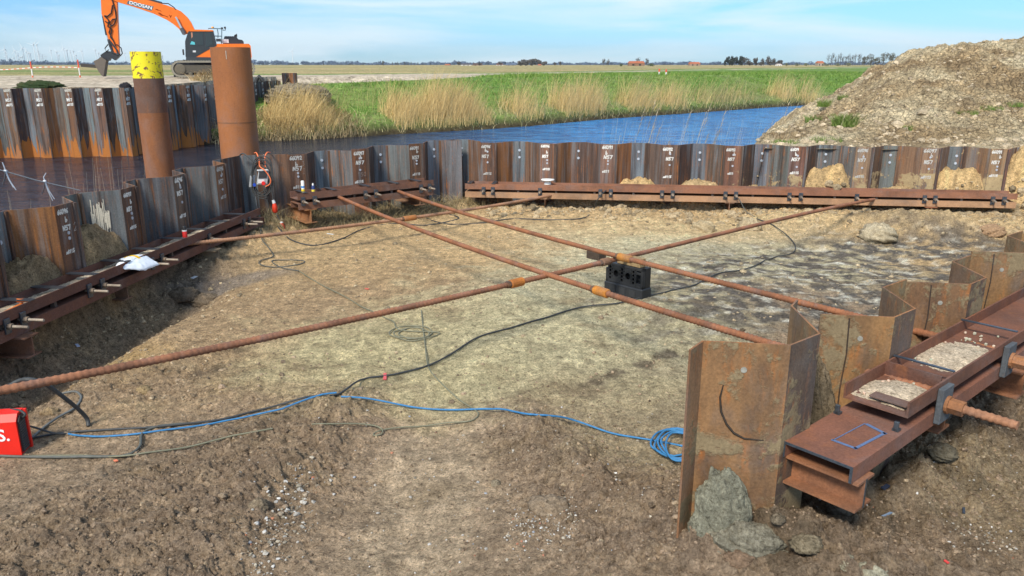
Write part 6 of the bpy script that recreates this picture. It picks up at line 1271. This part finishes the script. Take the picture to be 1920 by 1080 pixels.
# ------------------------------------------------------------------ distant tree lines, trees and farms
def leafcloud(ctrs, rads, n_per, fs, cols):
    """ctrs (m,3), rads (m,3): leaf quads spread in ellipsoids"""
    V_, C_ = [], []
    for c, r_, nn_, col in zip(ctrs, rads, n_per, cols):
        a = RS.randn(nn_, 3); a /= np.linalg.norm(a, axis=1)[:, None]; a *= (RS.rand(nn_, 1)**.45); p = np.asarray(c)+a*np.asarray(r_)
        s_ = fs*RS.uniform(.5, 1.3, (nn_, 1)); u_ = RS.randn(nn_, 3); u_[:, 1] *= .3; u_ /= np.linalg.norm(u_, axis=1)[:, None]; w_ = RS.randn(nn_, 3); w_[:, 1] *= .3; w_ /= np.linalg.norm(w_, axis=1)[:, None]
        V_.append(np.stack([p-u_*s_, p+w_*s_*.6, p+u_*s_, p-w_*s_*.6], 1)); C_.append(np.repeat(np.array(col)[None]*RS.uniform(.6, 1.3, (nn_, 1)), 4, 0))
    V_ = np.concatenate(V_).reshape(-1, 3); return V_, np.concatenate(C_)
def far_wood(name, x0, x1, Y, topfn, col, n, label):
    pxs = np.linspace(x0, x1, n); ct, rd, npn, cl = [], [], [], []
    for px in pxs:
        top = R(px, topfn(px)+RS.uniform(-1.2, 1.2), Y)[2]; X_ = R(px, 124, Y)[0]; hgt_ = max(3, top-1.5); ct.append((X_, Y+RS.uniform(-60, 60), 1.5+hgt_*.5)); rd.append((Y/1450*RS.uniform(3, 7), 20, hgt_*.5)); npn.append(40); cl.append(np.array(col)*RS.uniform(.8, 1.2))
    V_, C_ = leafcloud(ct, rd, npn, Y/1450*1.6, cl); f = np.arange(len(V_)).reshape(-1, 4); o = npmesh(name, V_, f, C_, 'far', False); tag(o, label, 'wood', kind='stuff')
def tfl(px): return np.interp(px, [-50, 0, 30, 100, 120, 160, 300, 330, 400, 480, 520, 560, 620, 700, 760, 860, 960, 1060, 1150, 1250, 1400, 1700, 1950], [118, 118, 115, 119, 118, 120, 120, 118, 116, 115, 117, 119, 117, 120, 121, 118, 120, 121, 120, 119, 120, 119, 119])-2.0+1.5*np.sin(px*.13)+1.2*np.sin(px*.41)
far_wood('far_wood', -60, 1980, 2600, tfl, (0.10, .135, .20), 900, 'hazy blue line of woods along the whole horizon')  # distance haze put into the bluish leaf colour
def far_tree(px, py, wpx, Y, col, label, group=None, dens=420, fs=1.05, flat=False, pyb=124):
    g_ = 1.6; c = R(px, pyb, Y); top = R(px, py, Y)[2]; h_ = top-g_; s_ = Y/1450; wv_ = wpx*s_/2; c = V3(c[0], Y, g_)
    t = thing('tree', c, label, 'tree', group); mb = MB((0.07, .055, .045)); mb.tube([c, c+UP*h_*.4, c+UP*h_*.85], [s_*.35, s_*.25, s_*.1], 6)
    for k in range(7):
        a = RS.uniform(-1, 1); z_ = RS.uniform(.3, .7); mb.tube([c+UP*h_*z_, c+UP*h_*(z_+.2)+V3(a*wv_*.8, 0, 0)], [s_*.12, s_*.04], 4)
    mb.build('trunk', 'far', t)
    m_ = 9; ct = [(RS.uniform(-.6, .6)*wv_, RS.uniform(-.5, .5)*wv_, h_*RS.uniform(.35 if not flat else .2, .78)) for _ in range(m_)]; rd = [(wv_*RS.uniform(.3, .55), wv_*.5, h_*RS.uniform(.16, .26)) for _ in range(m_)]
    V_, C_ = leafcloud(ct, rd, [dens//m_]*m_, s_*fs, [col]*m_); o = npmesh('crown', V_, np.arange(len(V_)).reshape(-1, 4), C_, 'far', False); o.parent = t
DT = (0.045, .055, .05); BT = (0.10, .095, .09); GT = (0.09, .11, .06)
for i, (px, py, w_) in enumerate([(975, 113, 14), (985, 109, 16), (997, 108.5, 20), (1008, 110, 18), (1019, 114, 14)]): far_tree(px, py, w_, 900, (0.13, .125, .12), ORD[i]+' from left grey bare tree in the rounded clump at the centre horizon', 'trees of the rounded grey clump', 900, 1.0, True)
for i, (px, py, w_) in enumerate([(1361, 107, 10), (1369, 104, 12), (1377, 103, 12), (1386, 104, 12)]): far_tree(px, py, w_, 900, DT, ORD[i]+' dark dense evergreen counted from the left in the group right of centre', 'dark evergreens right of centre', 800, 1.0, True)
for i, (px, py, w_) in enumerate([(1396, 105, 12), (1406, 109, 12), (1416, 107, 12), (1428, 109, 13), (1440, 105, 13), (1452, 109, 12), (1462, 112, 10)]): far_tree(px, py, w_, 900, BT, ORD[i]+' brownish bare tree rightwards from the dark evergreens', 'bare trees beside the evergreens', 520, 1.0, True)
for k, px in enumerate(np.linspace(1552, 1612, 14)): far_tree(px+RS.uniform(-1, 1), 99+RS.uniform(-3, 3), 7, 1000, BT, ORD[k]+' thin bare tree from the left in the wind bent row near the mound', 'thin bare trees near the mound', 130, .6)
for i, (px, py, w_) in enumerate([(1620, 104, 14), (1632, 97, 16), (1644, 103, 14), (1656, 96, 15), (1668, 95, 16), (1680, 100, 15), (1690, 103, 12)]): far_tree(px, py, w_, 800, (0.11, .105, .08), ORD[i]+' bare bushy tree from the left, beside the mound crest', 'bushy trees beside the mound', 450, .9, True)
for (px, py, w_, lab) in [(1132, 109, 8, 'tall bare poplar left of the long orange farm roof'), (1140, 110, 7, 'bare poplar standing just left of the orange farm'), (1165, 119, 6, 'small dark green bush on the field left of the orange farm'), (1222, 118, 18, 'low wide bush right of the orange farm'), (1195, 107, 10, 'bare tree behind the orange farm'), (1213, 108, 8, 'bare tree at the right end of the orange farm'), (1040, 116, 6, 'small dark tree right of the rounded clump'), (1050, 115, 4, 'narrow dark tree further right of the rounded clump'), (938, 114, 10, 'tree behind the dark barns at centre'), (860, 115, 9, 'tree at the left end of the barns'), (900, 117, 8, 'tree at the right end of the long barn'), (719, 113, 5, 'tall tree on the horizon left of centre')]:
    far_tree(px, py, w_, 600 if 'bush' in lab else 1000, GT if 'green' in lab or 'bush' in lab else BT, lab, None, 240, .7, 'bush' in lab, 127 if 'bush' in lab else 124)
for i, px in enumerate((736, 741, 746, 752, 759, 766, 771, 778, 784)): far_tree(px, 115.5+RS.uniform(-1, 1), 3.2, 1400, (.11, .13, .15), ORD[i]+' slim poplar from the left in the straight horizon row', 'row of slim poplars', 50, .6)
def farm(px0, px1, pye, pyt, Y, roof, wallc, label, wall=True):
    a, b = R(px0, 123.5, Y), R(px1, 123.5, Y); zt = R(px0, pyt, Y)[2]; ze = R(px0, pye, Y)[2]; g_ = 1.4; cx_ = (a[0]+b[0])/2; w2 = (b[0]-a[0])/2; dp = max(4, w2*.4)
    t = thing('farmhouse', (cx_, Y, g_), label, 'farmhouse'); mb = MB(wallc); mb.box((cx_, Y, (g_+ze)/2), (w2*.96, 0, 0), (0, dp*.95, 0), (0, 0, (ze-g_)/2)); wo = mb.build('wall', 'far', t)
    mb = MB(roof); c1 = w2*.15
    R_ = [V3(cx_-w2, Y-dp, ze), V3(cx_+w2, Y-dp, ze), V3(cx_+w2, Y+dp, ze), V3(cx_-w2, Y+dp, ze), V3(cx_-w2+c1, Y, zt), V3(cx_+w2-c1, Y, zt)]
    mb.add(R_, [(0, 1, 5, 4), (2, 3, 4, 5), (1, 2, 5), (3, 0, 4), (0, 3, 2, 1)]); mb.build('roof', 'far', t)
    mb = MB((.03, .03, .035)); k = max(2, int(w2/3))
    for i in range(k): mb.box((cx_-w2*.8+1.6*w2*(i+.5)/k, Y-dp*.95-.06, (g_+ze)/2), (w2*.25/k, 0, 0), (0, .04, 0), (0, 0, (ze-g_)*.25))
    mb.build('window', 'far', t)
OG = (0.36, .12, .065)
farm(1177, 1208, 118.5, 114.5, 800, OG, (.25, .15, .1), 'large farm with a long bright orange roof right of centre'); farm(1291, 1312, 119.5, 116.2, 900, OG, (.3, .2, .15), 'low farm with an orange roof between two tree groups'); farm(1530, 1543, 118.5, 114.5, 850, OG, (.35, .3, .25), 'small orange roofed house left of the bushy trees'); farm(1008, 1015, 122.2, 120.2, 800, OG, (.5, .35, .25), 'tiny orange roofed shed in front of the rounded tree clump')
farm(834, 845, 121.8, 120, 1200, OG, (.35, .2, .15), 'small orange roofed house left of the dark barns'); farm(864, 884, 121.5, 119, 1200, (.08, .07, .08), (.7, .7, .68), 'long low barn with white wall and dark roof at centre left'); farm(886, 905, 121.2, 118.5, 1150, (.10, .07, .065), (.2, .14, .12), 'dark brown barn right of the white walled barn'); farm(930, 944, 121.5, 119, 1200, (.12, .05, .04), (.6, .6, .6), 'small reddish barn with white base at centre'); farm(948, 968, 121.5, 118.2, 1150, (.10, .13, .18), (.2, .2, .22), 'blue grey roofed shed left of the rounded tree clump')
farm(1455, 1464, 121.5, 119.5, 850, (.45, .38, .34), (.75, .75, .72), 'small white house right of the bare trees'); farm(1422, 1432, 121.5, 119.5, 950, (.3, .25, .2), (.5, .5, .45), 'small pale house in front of the bare trees')
for i, (px, w_) in enumerate(((1475, 8), (1495, 14), (1512, 12), (1548, 12), (1570, 14), (1590, 12))): far_tree(px, 117.5, w_, 700, (0.16, .17, .09), ORD[i]+' low olive bush from the left on the field edge before the mound', 'olive bushes on the field edge', 150, .7, True, 125)
# dark green seedlings / power pylon silhouettes left
mb = MB((0.42, .47, .53)); c = R(82, 123, 4000); h_ = R(82, 101, 4000)[2]-1.5; c[2] = 1.5
for s_ in (-1, 1): mb.tube([c+V3(s_*9, 0, 0), c+V3(s_*2, 0, h_*.6), c+UP*h_], 1.0, 4)
for z_, w_ in ((.62, 22), (.78, 28), (.92, 16)): mb.tube([c+V3(-w_, 0, h_*z_), c+V3(w_, 0, h_*z_)], .9, 4)
single('power_pylon', mb, 'paint', 'lattice power pylon among the wind turbines', 'pylon')

# ------------------------------------------------------------------ air
hm = bpy.data.materials.new('haze'); hm.use_nodes = True; ht = hm.node_tree; ht.nodes.clear()
ho = ht.nodes.new('ShaderNodeOutputMaterial'); hv = ht.nodes.new('ShaderNodeVolumePrincipled'); hv.inputs['Density'].default_value = 0.00004; hv.inputs['Color'].default_value = (0.82, 0.9, 1, 1); hv.inputs['Anisotropy'].default_value = 0.3
ht.links.new(hv.outputs[0], ho.inputs['Volume']); MATS['haze'] = hm
mb = MB(); mb.box((0, 4400, 90), (9500, 0, 0), (0, 4700, 0), (0, 0, 96)); o = mb.build('haze', 'haze'); o['kind'] = 'stuff'
